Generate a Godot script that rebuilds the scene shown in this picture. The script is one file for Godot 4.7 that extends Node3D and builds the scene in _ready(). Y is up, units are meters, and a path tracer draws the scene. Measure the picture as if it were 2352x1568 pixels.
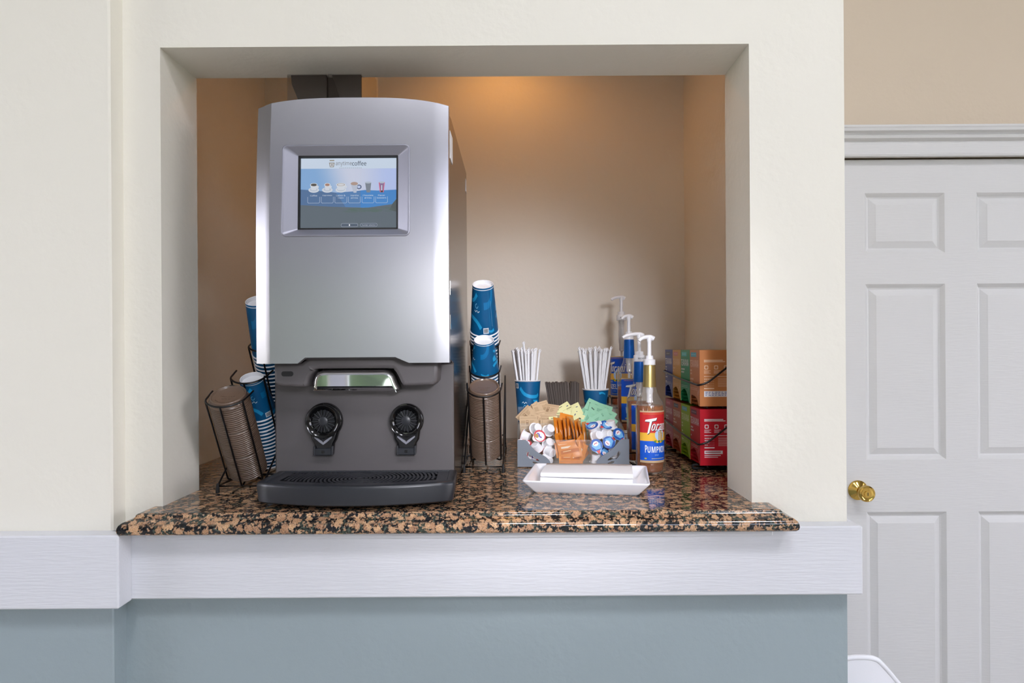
extends Node3D
# A coffee station in a wall niche: y up, metres. The front wall's face is z = 0, the counter top y = 1.05.

const LENS := 1500.0          # focal length in pixels of the 2352 x 1568 frame
const EYE := Vector3(0, 1.41, 1.5)
const ROLL := 0.0065
const TOP := 1.05             # height of the countertop

var T := Transform3D()        # every shape helper applies this
var M := {}
var taken := {}
var rng := RandomNumberGenerator.new()
var sans: SystemFont
var sans_bold: SystemFont
var serif_bold: SystemFont


# ---------------------------------------------------------------- helpers: shapes
func mb() -> SurfaceTool:
	var st := SurfaceTool.new()
	st.begin(Mesh.PRIMITIVE_TRIANGLES)
	st.set_smooth_group(-1)
	return st

func tri(st: SurfaceTool, a: Vector3, b: Vector3, c: Vector3, ua := Vector2.ZERO, ub := Vector2.ZERO, uc := Vector2.ZERO) -> void:
	st.set_uv(ua)
	st.add_vertex(T * a)
	st.set_uv(uc)
	st.add_vertex(T * c)
	st.set_uv(ub)
	st.add_vertex(T * b)

func quad(st: SurfaceTool, a: Vector3, b: Vector3, c: Vector3, d: Vector3, ua := Vector2(0, 1), ub := Vector2(1, 1), uc := Vector2(1, 0), ud := Vector2(0, 0)) -> void:
	tri(st, a, b, c, ua, ub, uc)
	tri(st, a, c, d, ua, uc, ud)

func face(st: SurfaceTool, p: Array, outward: Vector3) -> void:
	var n: Vector3 = (p[1] - p[0]).cross(p[2] - p[0])
	var q := p.duplicate()
	if n.dot(outward) < 0.0:
		q.reverse()
	for i in range(1, q.size() - 1):
		tri(st, q[0], q[i], q[i + 1])

func box(st: SurfaceTool, c: Vector3, size: Vector3, b := 0.0) -> void:
	st.set_smooth_group(-1)
	var h := size / 2.0
	var v := func(s: Vector3, axis: int) -> Vector3:
		var p := s * (h - Vector3(b, b, b))
		p[axis] = s[axis] * h[axis]
		return c + p
	for axis in 3:
		var k := (axis + 1) % 3
		var l := (axis + 2) % 3
		for s in [-1.0, 1.0]:
			var pts := []
			for e in [[-1.0, -1.0], [1.0, -1.0], [1.0, 1.0], [-1.0, 1.0]]:
				var d := Vector3.ZERO
				d[axis] = s
				d[k] = e[0]
				d[l] = e[1]
				pts.append(v.call(d, axis))
			var o := Vector3.ZERO
			o[axis] = s
			face(st, pts, o)
	if b <= 0.0:
		return
	for axis in 3:
		var k := (axis + 1) % 3
		var l := (axis + 2) % 3
		for e in [[-1.0, -1.0], [1.0, -1.0], [1.0, 1.0], [-1.0, 1.0]]:
			var lo := Vector3.ZERO
			lo[axis] = -1.0
			lo[k] = e[0]
			lo[l] = e[1]
			var hi := lo
			hi[axis] = 1.0
			var o := lo + hi
			face(st, [v.call(lo, k), v.call(hi, k), v.call(hi, l), v.call(lo, l)], o)
	for x in [-1.0, 1.0]:
		for y in [-1.0, 1.0]:
			for z in [-1.0, 1.0]:
				var s := Vector3(x, y, z)
				face(st, [v.call(s, 0), v.call(s, 1), v.call(s, 2)], s)

func fillet(pts: Array, r: float, n := 4) -> Array:
	var out := [pts[0]]
	for i in range(1, pts.size() - 1):
		var p: Vector3 = pts[i]
		var a: Vector3 = pts[i - 1] - p
		var b: Vector3 = pts[i + 1] - p
		var k := minf(r, minf(a.length(), b.length()) * 0.48)
		var p0 := p + a.normalized() * k
		var p1 := p + b.normalized() * k
		for j in n + 1:
			var t := float(j) / n
			out.append(p0.lerp(p, t).lerp(p.lerp(p1, t), t))
	out.append(pts[-1])
	return out

func tube(st: SurfaceTool, pts: Array, r: float, sides := 8, closed := false, r_end := -1.0) -> void:
	var n := pts.size()
	var rings := []
	var up := Vector3.ZERO
	for i in n:
		var d: Vector3
		if closed:
			d = (pts[(i + 1) % n] - pts[(i + n - 1) % n]).normalized()
		else:
			d = (pts[mini(i + 1, n - 1)] - pts[maxi(i - 1, 0)]).normalized()
		if up == Vector3.ZERO:
			up = d.cross(Vector3(0, 1, 0) if absf(d.y) < 0.9 else Vector3(1, 0, 0)).normalized()
		up = (up - d * up.dot(d)).normalized()
		var side := d.cross(up)
		var ring := []
		var rr := r if r_end < 0.0 else lerpf(r, r_end, float(i) / maxf(1.0, n - 1))
		for k in sides:
			var a := TAU * k / sides
			ring.append(pts[i] + (up * cos(a) + side * sin(a)) * rr)
		rings.append(ring)
	st.set_smooth_group(1)
	for i in (n if closed else n - 1):
		var A: Array = rings[i]
		var B: Array = rings[(i + 1) % n]
		for k in sides:
			var l := (k + 1) % sides
			quad(st, A[k], A[l], B[l], B[k])
	st.set_smooth_group(-1)
	if not closed:
		face(st, rings[0], pts[0] - pts[1])
		face(st, rings[-1], pts[-1] - pts[-2])

# profile: (radius, height), bottom to top along the outside; angle 0 looks along +z, u runs to the right
func lathe(st: SurfaceTool, prof: Array, seg := 24, a0 := -PI, a1 := PI, sharp := 35.0) -> void:
	var total := 0.0
	var run := [0.0]
	for i in range(1, prof.size()):
		total += (prof[i] - prof[i - 1]).length()
		run.append(total)
	var group := 1
	for i in prof.size() - 1:
		var p: Vector2 = prof[i]
		var q: Vector2 = prof[i + 1]
		if i > 0:
			var d0: Vector2 = p - prof[i - 1]
			if absf(rad_to_deg(d0.angle_to(q - p))) > sharp:
				group += 1
		st.set_smooth_group(group)
		var v0: float = 1.0 - run[i] / total
		var v1: float = 1.0 - run[i + 1] / total
		for k in seg:
			var f0 := float(k) / seg
			var f1 := float(k + 1) / seg
			var a := lerpf(a0, a1, f0)
			var b := lerpf(a0, a1, f1)
			if k + 1 == seg and a1 - a0 > TAU - 0.001:
				b = a0
			var A := Vector3(sin(a), 0, cos(a))
			var B := Vector3(sin(b), 0, cos(b))
			var pa := A * p.x + Vector3(0, p.y, 0)
			var pb := B * p.x + Vector3(0, p.y, 0)
			var qa := A * q.x + Vector3(0, q.y, 0)
			var qb := B * q.x + Vector3(0, q.y, 0)
			if q.x > 1e-6:
				tri(st, pa, qb, qa, Vector2(f0, v0), Vector2(f1, v1), Vector2(f0, v1))
			if p.x > 1e-6:
				tri(st, pa, pb, qb, Vector2(f0, v0), Vector2(f1, v0), Vector2(f1, v1))
	st.set_smooth_group(-1)

func inset(poly: PackedVector2Array, d: float) -> PackedVector2Array:
	var out := PackedVector2Array()
	var n := poly.size()
	for i in n:
		var e0 := (poly[i] - poly[(i + n - 1) % n]).normalized()
		var e1 := (poly[(i + 1) % n] - poly[i]).normalized()
		var n0 := Vector2(-e0.y, e0.x)
		var n1 := Vector2(-e1.y, e1.x)
		var m := (n0 + n1).normalized()
		out.append(poly[i] + m * (d / maxf(0.35, m.dot(n0))))
	return out

# a polygon in x and y, counter-clockwise, from z0 (back) to z1 (front), its front edge rounded
func prism(st: SurfaceTool, poly: PackedVector2Array, z0: float, z1: float, bevel := 0.0, steps := 1, smooth := false, back := true) -> void:
	var lo := poly[0]
	var hi := poly[0]
	for p in poly:
		lo = lo.min(p)
		hi = hi.max(p)
	var uv := func(p: Vector2) -> Vector2: return Vector2((p.x - lo.x) / (hi.x - lo.x), 1.0 - (p.y - lo.y) / (hi.y - lo.y))
	var n := poly.size()
	var rings := [[poly, z0]]
	if bevel > 0.0:
		for k in steps + 1:
			var a := PI / 2 * k / steps
			rings.append([inset(poly, bevel * (1.0 - cos(a))), z1 - bevel * (1.0 - sin(a))])
	else:
		rings.append([poly, z1])
	st.set_smooth_group(2 if smooth else -1)
	for r in rings.size() - 1:
		var A: PackedVector2Array = rings[r][0]
		var B: PackedVector2Array = rings[r + 1][0]
		for i in n:
			var j := (i + 1) % n
			quad(st, Vector3(A[i].x, A[i].y, rings[r][1]), Vector3(A[j].x, A[j].y, rings[r][1]), Vector3(B[j].x, B[j].y, rings[r + 1][1]), Vector3(B[i].x, B[i].y, rings[r + 1][1]), uv.call(A[i]), uv.call(A[j]), uv.call(B[j]), uv.call(B[i]))
	st.set_smooth_group(-1)
	var cap: PackedVector2Array = rings[-1][0]
	var idx := Geometry2D.triangulate_polygon(cap)
	for i in range(0, idx.size(), 3):
		var a := cap[idx[i]]
		var b := cap[idx[i + 1]]
		var c := cap[idx[i + 2]]
		if (b - a).cross(c - a) < 0:
			var t := b
			b = c
			c = t
		tri(st, Vector3(a.x, a.y, z1), Vector3(b.x, b.y, z1), Vector3(c.x, c.y, z1), uv.call(a), uv.call(b), uv.call(c))
	if back:
		idx = Geometry2D.triangulate_polygon(poly)
		for i in range(0, idx.size(), 3):
			var a := poly[idx[i]]
			var b := poly[idx[i + 1]]
			var c := poly[idx[i + 2]]
			if (b - a).cross(c - a) > 0:
				var t := b
				b = c
				c = t
			tri(st, Vector3(a.x, a.y, z0), Vector3(b.x, b.y, z0), Vector3(c.x, c.y, z0), uv.call(a), uv.call(b), uv.call(c))

func sheet(st: SurfaceTool, nu: int, nv: int, f: Callable, group := 3) -> void:
	st.set_smooth_group(group)
	for i in nu:
		for j in nv:
			var u0 := float(i) / nu
			var u1 := float(i + 1) / nu
			var v0 := float(j) / nv
			var v1 := float(j + 1) / nv
			quad(st, f.call(u0, v0), f.call(u1, v0), f.call(u1, v1), f.call(u0, v1), Vector2(u0, 1 - v0), Vector2(u1, 1 - v0), Vector2(u1, 1 - v1), Vector2(u0, 1 - v1))
	st.set_smooth_group(-1)

func round_rect(x0: float, y0: float, x1: float, y1: float, r: float, n := 5) -> PackedVector2Array:
	var out := PackedVector2Array()
	for c in [[x1 - r, y0 + r, -PI / 2], [x1 - r, y1 - r, 0.0], [x0 + r, y1 - r, PI / 2], [x0 + r, y0 + r, PI]]:
		for i in n + 1:
			var a: float = c[2] + PI / 2 * i / n
			out.append(Vector2(c[0] + cos(a) * r, c[1] + sin(a) * r))
	return out

func ellipse(c: Vector2, rx: float, ry: float, n := 24) -> PackedVector2Array:
	var out := PackedVector2Array()
	for i in n:
		out.append(c + Vector2(cos(TAU * i / n) * rx, sin(TAU * i / n) * ry))
	return out

func spline(pts: Array, n := 6, closed := false) -> Array:
	var out := []
	var m := pts.size()
	for i in (m if closed else m - 1):
		var p0 = pts[(i + m - 1) % m] if closed else pts[maxi(i - 1, 0)]
		var p1 = pts[i]
		var p2 = pts[(i + 1) % m]
		var p3 = pts[(i + 2) % m] if closed else pts[mini(i + 2, m - 1)]
		for k in n:
			out.append(p1.cubic_interpolate(p2, p0, p3, float(k) / n))
	if not closed:
		out.append(pts[-1])
	return out


# ---------------------------------------------------------------- helpers: objects
func numbered(called: String) -> String:
	if not taken.has(called):
		taken[called] = 0
		return called
	taken[called] += 1
	return "%s_%03d" % [called, taken[called]]

func part(st: SurfaceTool, called: String, m: Material, parent: Node3D) -> MeshInstance3D:
	st.generate_normals()
	var o := MeshInstance3D.new()
	o.mesh = st.commit()
	o.material_override = null
	for s in o.mesh.get_surface_count():
		o.mesh.surface_set_material(s, m)
	o.name = called
	o.cast_shadow = GeometryInstance3D.SHADOW_CASTING_SETTING_ON
	parent.add_child(o, true)
	return o

func tag(o: Node3D, label: String, category: String, group := "") -> Node3D:
	o.set_meta("label", label)
	o.set_meta("category", category)
	if group:
		o.set_meta("group", group)
	return o

func thing(called: String, label: String, category: String, where := Vector3.ZERO, group := "") -> Node3D:
	var o := Node3D.new()
	o.name = numbered(called)
	add_child(o)
	o.position = where
	return tag(o, label, category, group)

func struct(called: String, st: SurfaceTool, m: Material) -> MeshInstance3D:
	var o := part(st, numbered(called), m, self)
	o.set_meta("kind", "structure")
	return o

func copy(src: Node3D, label: String, group := "") -> Node3D:
	var c: Node3D = src.duplicate()
	var stem := str(src.name)
	if stem.length() > 4 and stem[-4] == "_" and stem.right(3).is_valid_int():
		stem = stem.left(-4)
	c.name = numbered(stem)
	add_child(c)
	c.set_meta("label", label)
	if group:
		c.set_meta("group", group)
	return c

# the point that lies at depth z behind a place of the 2352 x 1568 frame
func at(px: float, py: float, z: float) -> Vector3:
	var s := LENS / (EYE.z - z)
	var dx := (px - 1182.0) / s
	var dy := (797.0 - py) / s
	return Vector3(dx * cos(ROLL) + dy * sin(ROLL), EYE.y - dx * sin(ROLL) + dy * cos(ROLL), z)


# ---------------------------------------------------------------- helpers: materials and print
func mat(called: String, c: Color, rough := 0.6, metal := 0.0) -> StandardMaterial3D:
	var m := StandardMaterial3D.new()
	m.resource_name = called
	m.albedo_color = c
	m.roughness = rough
	m.metallic = metal
	M[called] = m
	return m

func c8(r: int, g: int, b: int) -> Color:
	return Color8(r, g, b)

func noise_image(w: int, h: int, freq: float, seed_: int, octaves := 4, kind := FastNoiseLite.TYPE_SIMPLEX_SMOOTH) -> Image:
	var n := FastNoiseLite.new()
	n.seed = seed_
	n.noise_type = kind
	n.frequency = freq
	n.fractal_octaves = octaves
	return n.get_seamless_image(w, h)

func relief(m: StandardMaterial3D, tex: Texture2D, cm: float, scale: Vector3) -> void:
	m.heightmap_enabled = true
	m.heightmap_texture = tex
	m.heightmap_scale = cm
	m.uv1_triplanar = true
	m.uv1_world_triplanar = true
	m.uv1_scale = scale

func glass(called: String, c: Color, alpha: float, rough := 0.02) -> StandardMaterial3D:
	var m := mat(called, c, rough)
	m.albedo_color.a = alpha
	m.transparency = BaseMaterial3D.TRANSPARENCY_ALPHA
	return m

func canvas(w: int, h: int, c: Color) -> Image:
	var im := Image.create(w * 2, h * 2, false, Image.FORMAT_RGBA8)
	im.fill(c)
	return im

func printed(im: Image) -> ImageTexture:
	im.resize(im.get_width() / 2, im.get_height() / 2, Image.INTERPOLATE_TRILINEAR if false else Image.INTERPOLATE_BILINEAR)
	return ImageTexture.create_from_image(im)

func raster(im: Image, a: Vector2, b: Vector2, c: Vector2, col: Color) -> void:
	if (b - a).cross(c - a) < 0:
		var t := b
		b = c
		c = t
	var lo := a.min(b).min(c).floor()
	var hi := a.max(b).max(c).ceil()
	for y in range(maxi(0, int(lo.y)), mini(im.get_height(), int(hi.y) + 1)):
		for x in range(maxi(0, int(lo.x)), mini(im.get_width(), int(hi.x) + 1)):
			var p := Vector2(x + 0.5, y + 0.5)
			if (b - a).cross(p - a) >= -0.3 and (c - b).cross(p - b) >= -0.3 and (a - c).cross(p - c) >= -0.3:
				if col.a >= 0.999:
					im.set_pixel(x, y, col)
				else:
					im.set_pixel(x, y, im.get_pixel(x, y).lerp(Color(col, 1.0), col.a))

func fill(im: Image, poly: PackedVector2Array, col: Color) -> void:
	var idx := Geometry2D.triangulate_polygon(poly)
	for i in range(0, idx.size(), 3):
		raster(im, poly[idx[i]] * 2, poly[idx[i + 1]] * 2, poly[idx[i + 2]] * 2, col)

func bar(im: Image, x: float, y: float, w: float, h: float, col: Color) -> void:
	im.fill_rect(Rect2i(int(x * 2), int(y * 2), maxi(1, int(w * 2)), maxi(1, int(h * 2))), col)

func stroke(im: Image, pts: Array, w: float, col: Color, w1 := -1.0) -> void:
	var n := pts.size()
	for i in n - 1:
		var a: Vector2 = pts[i]
		var b: Vector2 = pts[i + 1]
		var wa := w if w1 < 0 else lerpf(w, w1, float(i) / (n - 1))
		var d := (b - a).normalized().orthogonal() * wa * 0.5
		fill(im, PackedVector2Array([a - d, b - d, b + d, a + d]), col)

# lettering drawn into the given box of the print
func ink(im: Image, text: String, x: float, y: float, w: float, h: float, col: Color, font: Font = null, shear := 0.0) -> void:
	var t := TextMesh.new()
	t.font = font if font else sans
	t.text = text
	t.font_size = 64
	t.pixel_size = 1.0
	t.depth = 0.0
	var arr := t.surface_get_arrays(0)
	var v: PackedVector3Array = arr[Mesh.ARRAY_VERTEX]
	var idx: PackedInt32Array = arr[Mesh.ARRAY_INDEX]
	if v.is_empty():
		return
	var lo := Vector2(1e9, 1e9)
	var hi := -lo
	var q := PackedVector2Array()
	for p in v:
		var r := Vector2(p.x + shear * p.y, -p.y)
		q.append(r)
		lo = lo.min(r)
		hi = hi.max(r)
	var s := Vector2(w, h) / (hi - lo)
	for i in q.size():
		q[i] = ((q[i] - lo) * s + Vector2(x, y)) * 2.0
	for i in range(0, idx.size(), 3):
		raster(im, q[idx[i]], q[idx[i + 1]], q[idx[i + 2]], col)

func print_mat(called: String, im: Image, rough := 0.45) -> StandardMaterial3D:
	var m := mat(called, Color.WHITE, rough)
	m.albedo_texture = printed(im)
	m.texture_repeat = false
	return m


# ---------------------------------------------------------------- materials
func make_materials() -> void:
	var bumps := ImageTexture.create_from_image(noise_image(512, 512, 0.03, 7, 4))
	var cream := mat("cream_wall_paint", c8(233, 229, 216), 0.55)
	var inner := mat("lit_cream_wall_paint", c8(246, 240, 226), 0.55)  # the same cream paint, its colour lightened to brighten the alcove
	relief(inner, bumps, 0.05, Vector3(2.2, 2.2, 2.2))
	relief(cream, bumps, 0.05, Vector3(2.2, 2.2, 2.2))
	var grey := mat("grey_green_wall_paint", c8(150, 163, 166), 0.5)
	relief(grey, bumps, 0.06, Vector3(2.2, 2.2, 2.2))
	var tan_wall := mat("tan_wall_paint", c8(202, 186, 164), 0.6)
	relief(tan_wall, bumps, 0.04, Vector3(2.5, 2.5, 2.5))
	var trim := mat("white_trim_paint", c8(216, 217, 221), 0.4)
	relief(trim, bumps, 0.06, Vector3(0.7, 9.0, 9.0))
	var door := mat("white_door_paint", c8(206, 205, 203), 0.45)
	relief(door, bumps, 0.03, Vector3(0.8, 8.0, 8.0))
	mat("pale_grey_wall_paint", c8(228, 231, 246), 0.7)
	mat("taupe_wall_paint", c8(150, 142, 132), 0.7)
	mat("ceiling_paint", c8(225, 226, 230), 0.8)
	var floor_ := mat("beige_floor_tile", c8(196, 190, 180), 0.35)
	relief(floor_, bumps, 0.02, Vector3.ONE)
	var g := mat("polished_brown_granite", Color.WHITE, 0.09)
	g.albedo_texture = granite()
	g.uv1_triplanar = true
	g.uv1_world_triplanar = true
	g.uv1_scale = Vector3(1 / 1.75, 1 / 1.23, 1 / 1.23)
	g.uv1_offset = Vector3(0.6, 0.3, 0.95)
	g.uv1_triplanar_sharpness = 6.0
	var steel := mat("brushed_steel", c8(188, 187, 192), 0.3, 1.0)
	steel.anisotropy_enabled = true
	steel.anisotropy = 0.55
	var side := mat("dark_satin_steel", c8(120, 113, 107), 0.2, 1.0)
	side.metallic_specular = 0.5
	mat("silver_plastic", c8(150, 150, 160), 0.38, 0.65)
	mat("charcoal_plastic", c8(86, 82, 83), 0.5)
	mat("tray_plastic", c8(36, 38, 43), 0.34)
	mat("black_gloss", c8(10, 10, 11), 0.12)
	mat("black_matt", c8(14, 14, 15), 0.6)
	mat("chrome", c8(235, 235, 235), 0.03, 1.0)
	mat("black_wire", c8(16, 16, 18), 0.28)
	mat("black_rubber", c8(22, 22, 23), 0.7)
	mat("white_paper", c8(240, 240, 242), 0.6)
	mat("cup_blue_inside", c8(235, 238, 240), 0.5)
	mat("white_plastic", c8(240, 240, 243), 0.3)
	mat("white_ceramic", c8(238, 240, 246), 0.12)
	var brown := mat("brown_lid_plastic", c8(112, 92, 78), 0.2)
	brown.metallic_specular = 0.6
	glass("clear_acrylic", c8(235, 245, 242), 0.05)
	mat("grey_acrylic", c8(128, 136, 146), 0.3)
	glass("bottle_glass", c8(240, 240, 228), 0.06)
	var syrup := mat("amber_syrup", c8(214, 124, 40), 0.02)
	syrup.albedo_color.a = 0.3
	syrup.refraction_enabled = true
	syrup.refraction_scale = 0.033
	var red_syrup := mat("red_brown_syrup", c8(190, 96, 48), 0.02)
	red_syrup.albedo_color.a = 0.3
	red_syrup.refraction_enabled = true
	red_syrup.refraction_scale = 0.033
	mat("gold_foil", c8(186, 165, 108), 0.35, 0.75)
	mat("blue_foil", c8(12, 98, 190), 0.35, 0.3)
	mat("brass", c8(212, 176, 92), 0.12, 1.0)
	mat("coffee_beans", c8(42, 32, 26), 0.5)
	glass("smoked_hopper_plastic", c8(120, 105, 95), 0.2)
	mat("sleeve_card", c8(150, 138, 130), 0.85)
	mat("dark_sleeve_card", c8(112, 101, 95), 0.85)
	mat("window_frame_paint", c8(240, 240, 240), 0.4)
	glass("window_glass", c8(245, 250, 250), 0.04)
	var grass := mat("lawn", c8(116, 124, 98), 0.9)
	relief(grass, bumps, 0.5, Vector3(1, 1, 1))
	mat("tree_leaves", c8(86, 106, 70), 0.8)
	mat("tree_bark", c8(92, 76, 60), 0.9)

# Baltic-brown granite: round tan crystals in a black and green ground
func granite() -> ImageTexture:
	var w := 2048
	var h := 1440
	var f := func(kind: int, freq: float, s: int) -> PackedByteArray:
		var n := FastNoiseLite.new()
		n.seed = s
		n.frequency = freq
		n.fractal_type = FastNoiseLite.FRACTAL_NONE
		if kind >= 0:
			n.noise_type = FastNoiseLite.TYPE_CELLULAR
			n.cellular_return_type = kind
			n.cellular_jitter = 0.95
			n.domain_warp_enabled = true
			n.domain_warp_amplitude = 8.0
			n.domain_warp_frequency = 0.03
			n.domain_warp_fractal_octaves = 2
		else:
			n.noise_type = FastNoiseLite.TYPE_SIMPLEX
			n.fractal_type = FastNoiseLite.FRACTAL_FBM
			n.fractal_octaves = 3
		return n.get_image(w, h, false, false, false).get_data()
	var near: PackedByteArray = f.call(FastNoiseLite.RETURN_DISTANCE, 0.044, 11)
	var cell: PackedByteArray = f.call(FastNoiseLite.RETURN_CELL_VALUE, 0.044, 11)
	var near2: PackedByteArray = f.call(FastNoiseLite.RETURN_DISTANCE, 0.085, 23)
	var grain: PackedByteArray = f.call(-1, 0.12, 5)
	var coarse: PackedByteArray = f.call(-1, 0.018, 9)
	var data := PackedByteArray()
	data.resize(w * h * 3)
	for i in w * h:
		var d: int = near[i]
		var c: int = cell[i]
		var g: int = grain[i] - 128
		# the radius of each crystal differs; some cells stay dark ground
		var limit: int = 29 + (c % 41) + (coarse[i] - 128) / 5 + g / 6
		var r: int
		var gg: int
		var b: int
		if d < limit and c % 11 > 0:
			var t: int = (c * 7) % 38
			r = 172 + t + g / 3
			gg = 132 + t + g / 3
			b = 102 + t * 3 / 4 + g / 3
			if d > limit - 9 and c % 3 == 0:
				r -= 44
				gg -= 38
				b -= 30
			elif g > 42:
				r -= 70
				gg -= 60
				b -= 48
		elif near2[i] < 36 + g / 5:
			r = 150 + g / 2
			gg = 116 + g / 2
			b = 88 + g / 2
		else:
			var k: int = coarse[i] + g / 2
			if k > 138:
				r = 58 + g / 4
				gg = 66 + g / 4
				b = 58 + g / 4
			else:
				r = 26 + g / 6
				gg = 27 + g / 6
				b = 30 + g / 6
		data[i * 3] = clampi(r, 0, 255)
		data[i * 3 + 1] = clampi(gg, 0, 255)
		data[i * 3 + 2] = clampi(b, 0, 255)
	return ImageTexture.create_from_image(Image.create_from_data(w, h, false, Image.FORMAT_RGB8, data))


# ---------------------------------------------------------------- camera and light
func make_camera() -> void:
	var cam := Camera3D.new()
	cam.name = "camera"
	cam.projection = Camera3D.PROJECTION_FRUSTUM
	cam.near = 0.05
	cam.far = 200.0
	cam.size = 2.0 * cam.near * 784.0 / LENS
	cam.frustum_offset = Vector2(-6.0, 13.0) / LENS * cam.near
	cam.position = EYE
	cam.rotation.z = -ROLL
	cam.current = true
	add_child(cam)

func make_light() -> void:
	var env := Environment.new()
	env.tonemap_mode = Environment.TONE_MAPPER_LINEAR
	env.tonemap_exposure = 0.84
	env.background_mode = Environment.BG_SKY
	env.sky = Sky.new()
	var sky := ProceduralSkyMaterial.new()
	sky.sky_top_color = c8(200, 208, 234)
	sky.sky_horizon_color = c8(246, 240, 242)
	sky.ground_horizon_color = c8(150, 160, 140)
	sky.ground_bottom_color = c8(90, 100, 80)
	sky.sun_angle_max = 1.0
	sky.energy_multiplier = 15.0
	env.sky.sky_material = sky
	env.sdfgi_enabled = true
	env.ssao_enabled = true
	env.ssil_enabled = true
	var we := WorldEnvironment.new()
	we.name = "surroundings"
	we.environment = env
	add_child(we)
	var sun := DirectionalLight3D.new()
	sun.name = "sun"
	sun.light_color = c8(255, 244, 225)
	sun.light_energy = 2.0
	sun.light_angular_distance = 0.53
	sun.shadow_enabled = true
	sun.rotation_degrees = Vector3(-58, 150, 0)
	add_child(sun)

func ceiling_light(x: float, z: float, w: float, d: float, energy: float, label: String) -> void:
	var t := thing("ceiling_light", label, "ceiling light", Vector3(x, ROOF, z))
	var st := mb()
	for s in [-1.0, 1.0]:
		box(st, Vector3(s * (w / 2 + 0.02), -0.03, 0), Vector3(0.04, 0.06, d + 0.08), 0.004)
		box(st, Vector3(0, -0.03, s * (d / 2 + 0.02)), Vector3(w, 0.06, 0.04), 0.004)
	part(st, "frame", M.window_frame_paint, t)
	st = mb()
	box(st, Vector3(0, -0.03, 0), Vector3(w, 0.02, d))
	part(st, "diffuser", M.lamp_glow, t)
	var l := AreaLight3D.new()
	l.name = "ceiling_lamp"
	l.area_size = Vector2(w, d)
	l.light_energy = energy
	l.light_color = c8(244, 245, 255)
	l.light_size = 0.3
	l.shadow_enabled = true
	l.area_range = 12.0
	l.area_attenuation = 2.0
	l.rotation.x = -PI / 2
	l.position.y = -0.05
	t.add_child(l)


# ---------------------------------------------------------------- the room
func slab(called: String, lo: Vector3, hi: Vector3, m: Material, bevel := 0.0) -> MeshInstance3D:
	var st := mb()
	box(st, (lo + hi) / 2, hi - lo, bevel)
	return struct(called, st, m)

const ROOF := 5.4             # the height of the lobby
const NL := -0.810            # the niche's opening
const NR := 0.5425
const NT := 2.103
const ND := -0.172            # its inner edge
const AL := -0.983            # the alcove behind it
const AR := 0.675
const AB := -1.086
const WR := 0.7605            # the end of the front wall
const PL := -0.896            # the pilaster on the left
const PZ := 0.049
const DZ := -0.686            # the wall with the door

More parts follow.
